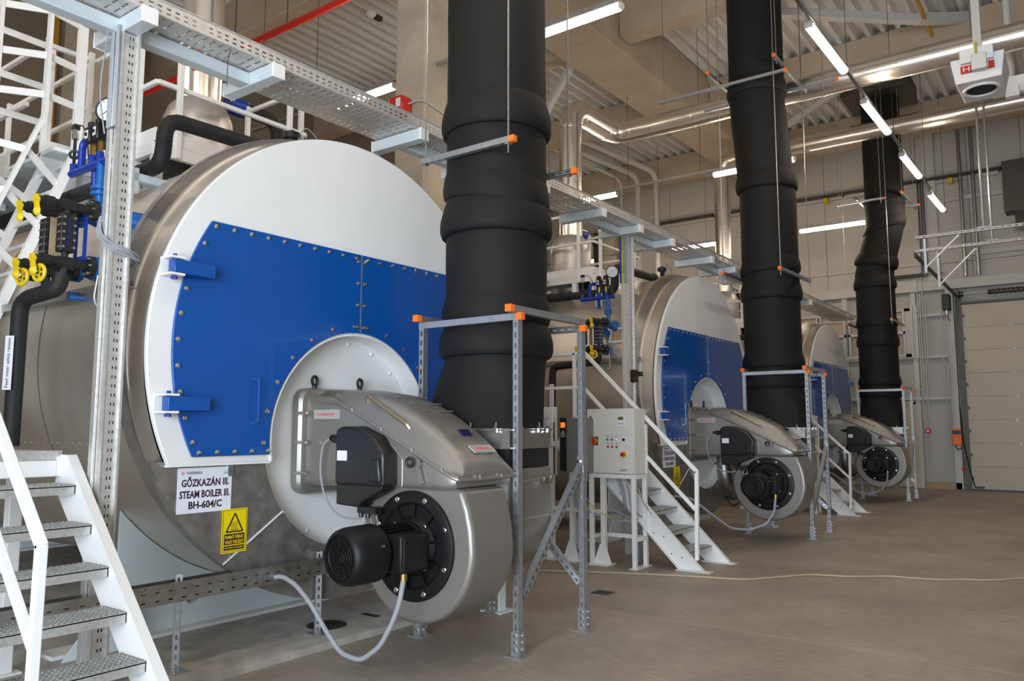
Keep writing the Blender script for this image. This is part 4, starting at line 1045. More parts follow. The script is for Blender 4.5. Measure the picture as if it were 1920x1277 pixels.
# ------------------------------------------------------------------ burners
def make_burner():
    yb = 4.30
    t = thing('burner', 'large metallic grey burner with black fan motor on the nearest boiler', 'burner', (-3.77, yb, 0.3), 'grey burners on the boilers')
    L = lambda x, hw, z0, z1, r: [(x, a, b) for a, b in rrect(yb, hw, z0, z1, r)]
    m = MB().loft([L(-4.99, 0.37, 1.10, 1.88, 0.09), L(-4.97, 0.395, 1.085, 1.895, 0.10), L(-4.90, 0.395, 1.085, 1.895, 0.10), L(-4.875, 0.375, 1.10, 1.88, 0.09), L(-4.87, 0.33, 1.14, 1.84, 0.07)])
    part(m, 'mounting_flange', 'bronze', t)
    m = MB().loft([L(-4.88, 0.33, 1.15, 1.84, 0.06), L(-4.45, 0.325, 1.165, 1.765, 0.05), L(-4.2, 0.325, 1.17, 1.655, 0.045), L(-3.9, 0.325, 1.175, 1.51, 0.045), L(-3.6, 0.325, 1.175, 1.37, 0.045), L(-3.44, 0.325, 1.18, 1.30, 0.045), L(-3.40, 0.30, 1.20, 1.275, 0.035)])
    part(m, 'housing', 'bronze', t)
    def lid(x, hb, zs, zt, ht, rr=0.07):
        P = [(x, yb - hb, zs - 0.012), (x, yb - hb, zs + 0.012)]
        hgt = max(zt - zs - 0.012, 0.004); rr2 = min(rr, hgt * 0.9)
        kx, kz = yb - ht, zt
        for k in range(6):
            a = R(180 - 90 * k / 5); P.append((x, kx + rr2 + rr2 * math.cos(a) - (1 - k / 5) * (rr2 * 0.3), kz - rr2 + rr2 * math.sin(a)))
        Q = [(x, 2 * yb - b, c) for _, b, c in reversed(P)]
        P.insert(7 + 1, (x, yb, zt + 0.012))
        return P + Q
    secs = [lid(-4.64, 0.24, 1.835, 1.858, 0.18), lid(-4.60, 0.30, 1.82, 1.872, 0.22), lid(-4.42, 0.335, 1.755, 1.862, 0.245), lid(-4.2, 0.335, 1.655, 1.83, 0.245), lid(-3.98, 0.335, 1.55, 1.755, 0.24), lid(-3.8, 0.335, 1.465, 1.67, 0.235),
            lid(-3.64, 0.335, 1.39, 1.575, 0.235), lid(-3.5, 0.335, 1.325, 1.465, 0.24), lid(-3.40, 0.335, 1.28, 1.37, 0.25), lid(-3.36, 0.325, 1.262, 1.305, 0.27)]
    part(MB().loft(secs), 'lid', 'bronze', t, angle=50)
    lip = MB()
    for s in (-1, 1):
        lip.tube([(x, yb + s * (h + 0.006), z) for x, h, z in ((-4.58, 0.31, 1.80), (-4.42, 0.335, 1.742), (-4.2, 0.335, 1.642), (-3.98, 0.335, 1.537), (-3.8, 0.335, 1.452), (-3.64, 0.335, 1.377), (-3.5, 0.335, 1.312), (-3.40, 0.335, 1.268), (-3.36, 0.315, 1.252))], 0.013, 8)
    lip.tube([(-3.36, yb - 0.315, 1.252), (-3.352, yb - 0.2, 1.25), (-3.352, yb + 0.2, 1.25), (-3.36, yb + 0.315, 1.252)], 0.013, 8)
    part(lip, 'lid_lip', 'bronze', t)
    bl = MB()
    for x, z in ((-4.35, 1.715), (-4.05, 1.575), (-3.75, 1.435), (-3.48, 1.312)):
        bl.cyl((x, yb - 0.352, z - 0.008), (x, yb - 0.352, z + 0.02), 0.006, n=6)
    for y in (yb - 0.12, yb + 0.12): bl.cyl((-3.343, y, 1.25), (-3.343, y, 1.275), 0.006, n=6)
    for z in (1.25, 1.48, 1.70): bl.cyl((-4.90, yb - 0.41, z), (-4.78, yb - 0.41, z), 0.011, n=8)
    for y in (yb - 0.2, yb + 0.1): bl.cyl((-4.90, y, 1.862), (-4.82, y, 1.868), 0.012, n=8)
    part(bl, 'screw', 'chrome', t, stuff=True)
    for x, y in ((-4.93, yb - 0.22), (-4.93, yb + 0.255)):
        part(MB().ring((x, y, 1.955), (0.9, 0.3, 0), 0.036, 0.012, 18, 8).cyl((x, y, 1.88), (x, y, 1.925), 0.02, n=10), 'eyebolt', 'iron', t)
    # top handle bar
    hd = MB().tube([(-4.30, yb - 0.25, 1.77), (-4.27, yb - 0.28, 1.825), (-3.86, yb - 0.28, 1.61), (-3.84, yb - 0.25, 1.545)], 0.017, 8, 0.03)
    part(hd, 'lid_handle', 'bronzerod', t)
    # folds on the lid top, sight window and name plates
    fo = MB()
    for x, z in ((-4.12, 1.815), (-3.98, 1.766), (-3.86, 1.712)): fo.bar((x, yb - 0.12, z), (x, yb + 0.2, z), 0.012, 0.010)
    part(fo, 'lid_rib', 'bronze', t)
    d = Vector((0.14, 0, -0.11)).normalized(); nn = Vector((0.11, 0, 0.14)).normalized()
    def onlid(x, z, y0, y1, ln, mt, nm, off=0.006):
        c = Vector((x, 0, z)) + nn * off
        mm = MB().prism([(y0, -ln / 2), (y1, -ln / 2), (y1, ln / 2), (y0, ln / 2)], lambda a, b, w: Vector((c.x, a, c.z)) - d * b + nn * w, -0.006, 0.004)
        return part(mm, nm, mt, t), c
    onlid(-3.59, 1.553, yb - 0.03, yb + 0.07, 0.065, 'lens', 'sight_window')
    lp, c = onlid(-3.46, 1.44, yb - 0.07, yb + 0.17, 0.075, 'plate', 'name_plate')
    part(text_mb('- weishaupt -', Vector((c.x, yb - 0.05, c.z)) + d * 0.016 + nn * 0.004, (0, 1, 0), -d, 0.20, 0.034, bold=0.01), 'plate_lettering', 'inkpink', lp)
    lp = part(MB().box(-4.79, -4.51, yb - 0.334, yb - 0.322, 1.655, 1.725), 'name_plate', 'plate', t)
    part(text_mb('- weishaupt -', (-4.77, yb - 0.3345, 1.672), (1, 0, 0), (0, 0, 1), 0.24, 0.034, bold=0.01), 'plate_lettering', 'inkpink', lp)
    # recess frame line on the side of the housing
    part(MB().tube([(-4.45, yb - 0.327, 1.76), (-4.85, yb - 0.327, 1.80), (-4.85, yb - 0.327, 1.20), (-4.4, yb - 0.327, 1.20)], 0.007, 6, 0.05), 'side_bead', 'bronze', t)
    part(MB().tube([(-3.98, yb - 0.327, 1.48), (-3.86, yb - 0.327, 1.38), (-3.86, yb - 0.327, 1.19)], 0.006, 6, 0.03), 'side_bead', 'bronze', t)
    # damper lever
    lv = part(MB().cyl((-3.70, yb - 0.32, 1.355), (-3.70, yb - 0.36, 1.355), 0.035, n=16).bar((-3.70, yb - 0.345, 1.34), (-3.66, yb - 0.345, 1.215), 0.03, 0.02, (0, 1, 0)), 'air_lever', 'bronze', t)
    part(MB().ring((-3.735, yb - 0.385, 1.36), (0.3, -1, 0), 0.027, 0.011, 16, 8), 'lever_eye', 'iron', lv)
    # control box
    cb = part(MB().prism([(-4.39, 1.19), (-4.39, 1.575), (-4.33, 1.60), (-4.20, 1.60), (-4.02, 1.535), (-3.90, 1.41), (-3.90, 1.19)], XZ, yb - 0.33, yb - 0.47), 'control_box', 'black', t, bevel=0.022, seg=3)
    part(MB().prism([(-4.39, 1.05), (-4.39, 1.20), (-3.92, 1.20), (-3.94, 1.16), (-4.13, 1.08), (-4.16, 1.04)], XZ, yb - 0.33, yb - 0.45), 'terminal_cover', 'black', cb, bevel=0.012)
    part(MB().box(-4.36, -4.26, yb - 0.474, yb - 0.470, 1.36, 1.43), 'data_sticker', 'signwhite', cb)
    part(MB().prism([(-4.02, 1.22), (-4.0, 1.38), (-3.92, 1.38), (-3.90, 1.22)], XZ, yb - 0.47, yb - 0.50), 'box_rib', 'black', cb, bevel=0.015)
    part(MB().cyl((-4.39, yb - 0.40, 1.51), (-4.47, yb - 0.40, 1.51), 0.032, n=12).cyl((-4.47, yb - 0.40, 1.51), (-4.52, yb - 0.40, 1.515), 0.014, n=10).lathe((-4.50, yb - 0.4, 1.515), (-1, 0, 0), [(0, 0.025), (0.025, 0.008)], 10), 'cable_gland', 'black', cb)
    part(MB().tube([(-4.52, yb - 0.40, 1.515), (-4.60, yb - 0.40, 1.47), (-4.63, yb - 0.40, 1.29), (-4.58, yb - 0.4, 1.10), (-4.44, yb - 0.40, 0.96), (-4.23, yb - 0.38, 0.945), (-4.16, yb - 0.36, 1.02)], 0.008, 8, 0.10), 'sensor_cable', 'cablegrey', t)
    part(MB().box(-4.20, -4.02, yb - 0.42, yb - 0.36, 1.00, 1.045).cyl((-4.18, yb - 0.40, 1.0), (-4.18, yb - 0.40, 0.97), 0.018, n=10).cyl((-4.11, yb - 0.40, 1.0), (-4.11, yb - 0.40, 0.97), 0.018, n=10), 'gland_block', 'black', t)
    for q in (-4.16, -4.10, -4.04):
        part(MB().tube([(q, yb - 0.39, 0.99), (q + 0.01, yb - 0.37, 0.90), (q + 0.03, yb - 0.32, 0.78)], 0.006, 6, 0.05), 'motor_lead', 'cablegrey', t)
    # fan scroll
    cx, cz, r = -3.77, 0.80, 0.515
    poly = [(cx + r - 0.10, 1.19), (cx + r - 0.045, 1.06), (cx + r - 0.012, 0.93), (cx + r, cz)] + arc(cx, cz, r, -0.06, -PI - 0.85, 60) + [(cx - 0.25, 1.19)]
    part(MB().prism(poly, XZ, 4.0, 4.46), 'fan_scroll', 'bronze', t, bevel=0.06, seg=4, angle=25)
    dk = MB().lathe((cx, 4.0, cz), (0, -1, 0), [(-0.03, 0.366), (0.026, 0.366), (0.030, 0.359), (0.030, 0.290), (0.010, 0.27), (0.010, 0.20), (0.03, 0.185), (0.05, 0.16), (0.05, 0.0)], 64)
    fd = part(dk, 'fan_cover', 'motor', t, 'black ribbed cover of the fan inlet')
    for k in range(10):
        a = 2 * PI * k / 10 + 0.2
        part(MB().bar((cx + 0.17 * math.cos(a), 3.985, cz + 0.17 * math.sin(a)), (cx + 0.285 * math.cos(a), 3.985, cz + 0.285 * math.sin(a)), 0.014, 0.04, (0, 1, 0)), 'cover_rib', 'motor', fd)
    cbm = MB()
    for k in range(8):
        a = 2 * PI * (k + 0.5) / 8
        cbm.lathe((cx + 0.328 * math.cos(a), 3.971, cz + 0.328 * math.sin(a)), (0, -1, 0), [(0, 0.019), (0.006, 0.019), (0.007, 0.012), (0.018, 0.012)], 8)
        if k % 2 == 0: cbm.lathe((cx + 0.19 * math.cos(a + .4), 3.965, cz + 0.19 * math.sin(a + .4)), (0, -1, 0), [(0, 0.016), (0.006, 0.016), (0.007, 0.010), (0.016, 0.010)], 8)
    part(cbm, 'cover_bolt', 'chrome', fd, stuff=True)
    # motor
    part(MB().lathe((cx, 3.96, cz), (0, -1, 0), [(0, 0.165), (0.03, 0.165), (0.035, 0.142), (0.36, 0.142)], 32), 'motor_body', 'motor', t)
    fn_ = MB()
    for k in range(32):
        a = 2 * PI * k / 32
        if -0.5 < a < 0.5 or a > 5.8: continue
        fn_.bar((cx + 0.153 * math.cos(a), 3.91, cz + 0.153 * math.sin(a)), (cx + 0.153 * math.cos(a), 3.60, cz + 0.153 * math.sin(a)), 0.024, 0.005, (-math.sin(a), 0, math.cos(a)))
    part(fn_, 'cooling_fin', 'motor', t)
    cw = part(MB().lathe((cx, 3.61, cz), (0, -1, 0), [(0, 0.172), (0.002, 0.182), (0.19, 0.180), (0.235, 0.170), (0.258, 0.148), (0.262, 0.137), (0.250, 0.134), (0.245, 0.0)], 40), 'fan_cowl', 'motor', t)
    gr = MB()
    for q in range(5): gr.ring((cx, 3.353, cz), (0, 1, 0), 0.035 + 0.023 * q, 0.0045, 28, 5)
    for q in range(12):
        a = 2 * PI * q / 12; gr.bar((cx + 0.03 * math.cos(a), 3.353, cz + 0.03 * math.sin(a)), (cx + 0.135 * math.cos(a), 3.353, cz + 0.135 * math.sin(a)), 0.005, 0.006, (0, 1, 0))
    part(gr, 'cowl_grille', 'motor', cw)
    part(MB().lathe((cx + 0.168, 3.54, cz + 0.06), (1, 0, 0.3), [(0, 0.010), (0.018, 0.008)], 8), 'cowl_screw', 'chrome', cw)
    tb = part(MB().box(cx + 0.10, cx + 0.235, 3.64, 3.89, cz - 0.12, cz + 0.12), 'terminal_box', 'motor', t, bevel=0.015)
    part(MB().box(cx + 0.233, cx + 0.245, 3.655, 3.875, cz - 0.105, cz + 0.105), 'box_lid', 'motor', tb, bevel=0.006)
    part(MB().cyl((cx + 0.19, 3.71, cz - 0.12), (cx + 0.19, 3.71, cz - 0.165), 0.022, n=12), 'brass_gland', 'brass', tb, 'brass cable gland')
    part(MB().box(cx - 0.13, cx + 0.1, 3.70, 3.88, cz - 0.165, cz - 0.135), 'motor_foot', 'motor', t, bevel=0.006)
    # air inlet box under the duct
    poly = [(-3.41, 1.295), (-3.41, 0.93)] + arc(-3.83, 0.93, 0.42, 0, -PI, 32) + [(-4.25, 1.295)]
    ib = part(MB().prism(poly, XZ, 4.46, 5.145), 'inlet_box', 'bronze', t, bevel=0.008)
    part(MB().tube([(-3.39, 4.66, 1.19), (-3.385, 4.82, 1.215), (-3.385, 5.12, 1.235)], 0.012, 8, 0.03), 'linkage_rod', 'chrome', ib)
    for y, z in ((4.70, 1.18), (4.98, 1.17), (5.08, 1.19)):
        part(MB().cyl((-3.41, y, z), (-3.37, y, z), 0.022, n=8).bar((-3.38, y, z), (-3.38, y + 0.03, z + 0.04), 0.016, 0.02), 'linkage_joint', 'chrome', ib)
    # gas elbow below the housing
    part(MB().tube([(-4.62, yb + 0.24, 1.18), (-4.62, yb + 0.24, 0.72), (-4.5, yb + 0.7, 0.56), (-4.9, yb + 1.05, 0.50)], 0.11, 18, 0.26), 'gas_elbow', 'galv', t)
    for q in (0.0, 0.10):
        part(MB().tube([(-4.70, yb + 0.45 + q, 0.52), (-4.45, yb + 0.1 + q, 0.40 + q), (-4.20, yb - 0.12, 0.56 + q), (-4.12, yb - 0.3, 0.98)], 0.009, 6, 0.12), 'burner_lead', 'black', t)
    part(MB().cyl((-4.62, yb + 0.24, 1.02), (-4.62, yb + 0.24, 1.05), 0.15, n=20), 'elbow_flange', 'galv', t)
    return t
burners = [make_burner()]
burners.append(dup(burners[0], PITCH, 'large metallic grey burner with black fan cover on the middle boiler'))
burners.append(dup(burners[0], 2 * PITCH, 'metallic grey burner on the farthest boiler'))
# supply hose of each burner fan
hp = [(-3.58, 3.71, 0.64), (-3.60, 3.70, 0.50), (-3.65, 3.69, 0.37), (-3.75, 3.68, 0.21), (-3.91, 3.67, 0.10), (-4.09, 3.66, 0.12), (-4.25, 3.66, 0.25), (-4.39, 3.65, 0.40), (-4.54, 3.64, 0.51), (-4.68, 3.63, 0.555), (-4.78, 3.62, 0.53)]
h0 = single(MB().tube(hp, 0.0165, 10, 0.06), 'motor_hose', 'cablegrey', 'grey hose looping from the nearest fan motor to the low channel', 'hose', (-3.58, 3.7, 0.1), 'grey motor hoses')
hp2 = [(-3.58, 3.71, 0.64), (-3.60, 3.70, 0.45), (-3.70, 3.66, 0.28), (-3.90, 3.55, 0.20), (-4.10, 3.4, 0.22), (-4.3, 3.2, 0.42), (-4.5, 3.05, 0.62), (-4.7, 2.9, 0.66), (-4.85, 2.8, 0.58)]
h1_ = single(MB().tube([(a, b + PITCH, c) for a, b, c in hp2], 0.0165, 8, 0.06), 'motor_hose', 'cablegrey', 'grey hose hanging from the middle fan motor', 'hose', (-3.58, 3.7 + PITCH, 0.2), 'grey motor hoses')
dup(h1_, PITCH, 'grey hose hanging from the farthest fan motor')

# ------------------------------------------------------------------ strut frames carrying the ducts
def make_frame():
    t = thing('support_frame', 'zinc strut frame with orange caps around the nearest burner duct', 'frame', (-3.83, 5.08, 0), 'zinc strut frames')
    xa, xb, ya, yb = -4.295, -3.365, 4.64, 5.53
    for x, y, zb in ((xa, ya, 0.0), (xb, ya, 0.0), (xa, yb, 0.0), (xb, yb, 0.0)):
        f = (0, -1, 0)
        part(MB().strut((x, y, zb + 0.01), (x, y, 2.375), 0.05, f, 0.075), 'post', 'zinc', t)
        b = MB().box(x - 0.07, x + 0.07, y - 0.07, y + 0.07, 0, 0.008)
        b.box(x - 0.035, x + 0.035, y - 0.032, y - 0.027, 0.008, 0.17).box(x + 0.027, x + 0.033, y - 0.03, y + 0.045, 0.008, 0.17)
        bf = part(b, 'base_bracket', 'zinc', t)
        bm_ = MB()
        for z in (0.05, 0.10, 0.145): bm_.cyl((x + 0.033, y + 0.015, z), (x + 0.043, y + 0.015, z), 0.012, n=6).cyl((x, y - 0.032, z), (x, y - 0.042, z), 0.012, n=6)
        bm_.cyl((x + 0.05, y - 0.05, 0.008), (x + 0.05, y - 0.05, 0.03), 0.01, n=6)
        part(bm_, 'bolt', 'chrome', bf, stuff=True)
    part(MB().strut((xa - 0.03, ya, 2.40), (xb + 0.02, ya, 2.40), 0.05, (0, 0, -1), 0.075), 'beam', 'zinc', t)
    part(MB().strut((xa - 0.03, yb, 2.40), (xb + 0.02, yb, 2.40), 0.05, (0, -1, 0), 0.075), 'beam', 'zinc', t)
    part(MB().strut((xb, ya - 0.09, 2.452), (xb, yb + 0.03, 2.452), 0.05, (0, 0, -1), 0.075), 'beam', 'zinc', t)
    part(MB().strut((xa, ya - 0.07, 2.452), (xa, yb + 0.05, 2.452), 0.05, (0, 0, -1), 0.075), 'beam', 'zinc', t)
    for c in ((xb, ya - 0.095, 2.452), (xb + 0.022, ya, 2.40), (xb + 0.022, yb, 2.40), (xa, ya - 0.075, 2.452)):
        part(MB().box(c[0] - 0.027, c[0] + 0.027, c[1] - 0.027, c[1] + 0.027, c[2] - 0.027, c[2] + 0.027), 'end_cap', 'orange', t, bevel=0.003)
    part(MB().strut((xb + 0.0, yb - 0.03, 1.28), (xb + 0.0, ya + 0.05, 0.40), 0.05, (1, 0, 0), 0.06), 'diagonal_brace', 'zinc', t)
    part(MB().strut((xa + 0.05, yb + 0.0, 1.20), (xb - 0.03, yb + 0.0, 0.36), 0.05, (0, -1, 0.3), 0.06), 'diagonal_brace', 'zinc', t)
    hm = MB().box(xb - 0.03, xb + 0.03, yb - 0.032, yb + 0.03, 1.16, 1.36)
    part(hm, 'brace_hinge', 'zinc', t)
    for z in (1.20, 1.32): part(MB().cyl((xb - 0.01, yb - 0.032, z), (xb - 0.01, yb - 0.05, z), 0.014, n=6), 'hinge_bolt', 'chrome', t)
    return t
f0 = make_frame()
dup(f0, PITCH, 'zinc strut frame with orange caps around the middle burner duct')
dup(f0, 2 * PITCH, 'zinc strut frame with orange caps around the farthest burner duct')
lg = thing('inlet_support', 'pale painted foot under the air inlet of the nearest burner', 'support', (-4.3, 5.6, 0), 'pale inlet supports')
part(MB().box(-4.36, -4.26, 5.60, 5.70, 0, 0.62), 'leg', 'pale', lg, bevel=0.006)
part(MB().box(-4.42, -4.20, 5.54, 5.76, 0, 0.012), 'foot_plate', 'pale', lg)
part(MB().box(-4.38, -4.24, 5.15, 5.70, 0.62, 0.66), 'bearing_arm', 'pale', lg)
for k in (1, 2): dup(lg, PITCH * k, 'pale painted foot under the air inlet of the %s burner' % PLACE[k])
# ------------------------------------------------------------------ low cable channel in front of the nearest boiler
t = thing('cable_channel', 'low zinc cable channel on short legs before the nearest boiler', 'channel', (-4.80, 3.3, 0.055))
nn = int((4.62 - 0.9) / 0.09); lv = []
for k in range(nn): lv += [(0.03, 0), (0.028, 1), (0.032, 0)]
m = MB().slotted((-4.74, 0.9, 0.50), (0, 0, 1), (0, 1, 0), [(0.02, 0), (0.008, 1), (0.045, 0), (0.007, 1), (0.040, 0)], lv)
m.box(-4.86, -4.74, 0.9, 0.9 + 0.09 * nn, 0.497, 0.50).box(-4.862, -4.858, 0.9, 0.9 + 0.09 * nn, 0.50, 0.62).box(-4.75, -4.738, 0.9, 0.9 + 0.09 * nn, 0.617, 0.622)
part(m, 'trough', 'galv', t)
cm_ = MB()
for k in range(4): cm_.tube([(-4.84 + 0.025 * k, y, 0.515 + 0.02 * ((k + int(y * 3)) % 2)) for y in [0.95 + 0.4 * j for j in range(10)]], 0.011, 5)
part(cm_, 'cable', 'black', t, stuff=True)
part(MB().tube([(-4.82, 4.2, 0.60), (-4.80, 4.45, 0.63), (-4.78, 4.60, 0.70)], 0.007, 6), 'earth_wire', 'green', t)
for y in (1.45, 2.92, 4.06):
    lgp = part(MB().strut((-4.80, y, 0.06), (-4.80, y, 0.66), 0.045, (1, -0.6, 0), 0.06), 'leg', 'zinc', t)
    part(MB().box(-4.87, -4.72, y - 0.06, y + 0.06, 0.055, 0.063), 'foot_plate', 'zinc', lgp)
    part(MB().cyl((-4.75, y - 0.035, 0.063), (-4.75, y - 0.035, 0.10), 0.009, n=6).cyl((-4.84, y + 0.04, 0.063), (-4.84, y + 0.04, 0.10), 0.009, n=6), 'anchor_bolt', 'chrome', lgp)
    part(MB().bar((-4.76, y + 0.05, 0.48), (-4.76, y + 0.10, 0.50), 0.04, 0.02), 'clip', 'zinc', t)
for k, (ya, lab) in enumerate(((8.60, 'dark low cable channel behind the grey control cabinet'), (15.75, 'dark low cable channel behind the farthest control stand'))):
    t = thing('cable_channel', lab, 'channel', (-5.5, ya, 0.0))
    nn = 30; lv = []
    for q in range(nn): lv += [(0.02, 0), (0.045, 1), (0.025, 0)]
    part(MB().slotted((-6.95, ya - 0.05, 0.47), (0, 0, 1), (1, 0, 0), [(0.02, 0), (0.012, 1), (0.05, 0)], lv).box(-6.95, -4.25, ya - 0.05, ya + 0.05, 0.467, 0.47).box(-6.95, -4.25, ya + 0.047, ya + 0.05, 0.47, 0.56), 'trough', 'tray', t)
    for x in (-6.5, -4.45): part(MB().box(x - 0.02, x + 0.02, ya - 0.02, ya + 0.02, 0, 0.47), 'leg', 'zinc', t)

# ------------------------------------------------------------------ access stairs
def make_stairs(dy, label):
    y0, y1 = 8.44 + dy, 9.16 + dy
    t = thing('access_stairs', label, 'stairs', (-4.3, (y0 + y1) / 2, 0), 'white access stairs')
    for y, s in ((y0, 1), (y1, -1)):
        web = [(-3.56, 0.0), (-4.99, 1.43), (-5.12, 1.43), (-5.12, 1.23), (-3.86, 0.0)]
        st = part(MB().prism(web, XZ, y, y + s * 0.008), 'stringer', 'white', t)
        fl_ = MB()
        fl_.prism([(-3.56, 0.0), (-4.99, 1.43), (-5.0, 1.42), (-3.572, 0.0)], XZ, y, y - s * 0.05)
        fl_.prism([(-3.86, 0.0), (-5.12, 1.245), (-5.12, 1.23), (-3.847, 0.0)], XZ, y, y - s * 0.05)
        part(fl_, 'stringer_flange', 'white', st)
        part(MB().box(-3.90, -3.50, y - 0.06, y + 0.06, 0, 0.01), 'foot_plate', 'white', st)
        bm_ = MB()
        for k in range(5):
            for q in (0.0, 0.14):
                x = -3.84 - 0.215 * k - q * 0.9; z = 0.14 + 0.213 * k + q * 0.2
                bm_.cyl((x, y - s * 0.012, z), (x, y + s * 0.016, z), 0.010, n=6)
        part(bm_, 'bolt', 'chrome', st, stuff=True)
    for k in range(6):
        xn = -3.78 - 0.215 * k; zt = 0.195 + 0.213 * k
        ya, yb = y0 + 0.012, y1 - 0.012
        g = MB()
        for q in range(7): g.box(xn - 0.035 * (q + 1), xn - 0.035 * (q + 1) + 0.004, ya, yb, zt - 0.03, zt - 0.002)
        nb = 24
        for q in range(nb + 1):
            y = ya + (yb - ya) * q / nb; g.box(xn - 0.25, xn - 0.004, y - 0.0025, y + 0.0025, zt - 0.03, zt)
            if q < nb:
                for j in range(6): g.box(xn - 0.02 - 0.04 * j, xn - 0.008 - 0.04 * j, y - 0.004, y + 0.004, zt - 0.004, zt + 0.006)
        tr_ = part(g, 'tread', 'grating', t)
        part(MB().box(xn - 0.004, xn, ya, yb, zt - 0.055, zt - 0.002).box(xn - 0.03, xn, ya, yb, zt - 0.012, zt - 0.006).box(xn - 0.25, xn, ya, ya + 0.004, zt - 0.055, zt).box(xn - 0.25, xn, yb - 0.004, yb, zt - 0.055, zt), 'nosing', 'grating', tr_)
    # handrail on the near side
    r = 0.042
    yh = y0 + 0.02
    m = MB().bar((-3.67, yh, 0.12), (-3.65, yh, 1.10), r, r, (0, 1, 0))
    part(m, 'rail_post', 'white', t, bevel=0.004)
    m = MB().bar((-3.643, yh, 1.09), (-5.11, yh, 2.52), r, r, (0, 1, 0)).bar((-5.10, yh, 2.513), (-6.9, yh, 2.513), r, r, (0, 1, 0))
    part(m, 'handrail', 'white', t, bevel=0.004)
    m = MB().bar((-3.66, yh, 0.66), (-5.13, yh, 2.09), r * 0.9, r * 0.9, (0, 1, 0)).bar((-5.12, yh, 2.085), (-6.9, yh, 2.085), r * 0.9, r * 0.9, (0, 1, 0))
    part(m, 'mid_rail', 'white', t, bevel=0.004)
    for x in (-5.25, -6.85):
        part(MB().bar((x, yh, 1.4), (x, yh, 2.52), r, r, (0, 1, 0)), 'rail_post', 'white', t, bevel=0.004)
    # landing
    g = MB()
    for q in range(46): g.box(-5.1 - 0.04 * q, -5.1 - 0.04 * q + 0.005, y0, y1, 1.42, 1.45)
    for q in range(9): g.box(-6.94, -5.08, y0 + (y1 - y0) * q / 8 - 0.003, y0 + (y1 - y0) * q / 8 + 0.003, 1.42, 1.45)
    part(g, 'landing_grating', 'grating', t)
    part(MB().box(-5.10, -5.07, y0, y1, 1.40, 1.455), 'landing_nosing', 'grating', t)
    fr = MB()
    for y in (y0, y1): fr.box(-6.98, -5.06, y - 0.03, y + 0.03, 1.30, 1.418)
    for x in (-5.09, -6.95): fr.box(x - 0.03, x + 0.03, y0 + 0.03, y1 - 0.03, 1.30, 1.398)
    part(fr, 'landing_frame', 'white', t, bevel=0.005)
    for x in (-5.62, -6.9):
        for y in (y0 + 0.03, y1 - 0.03):
            lg_ = part(MB().box(x - 0.04, x + 0.04, y - 0.04, y + 0.04, 0.06, 1.30), 'landing_leg', 'white', t, bevel=0.005)
            part(MB().box(x - 0.08, x + 0.08, y - 0.08, y + 0.08, 0.055 if dy < -1 else 0.0, 0.068), 'leg_plate', 'white', lg_)
    return t
make_stairs(-6.88, 'nearest white stairs with zinc grating treads at the lower left')
make_stairs(0.0, 'white stairs with grating treads beside the grey control cabinet')
make_stairs(6.86, 'white stairs farthest back between the two rear burners')

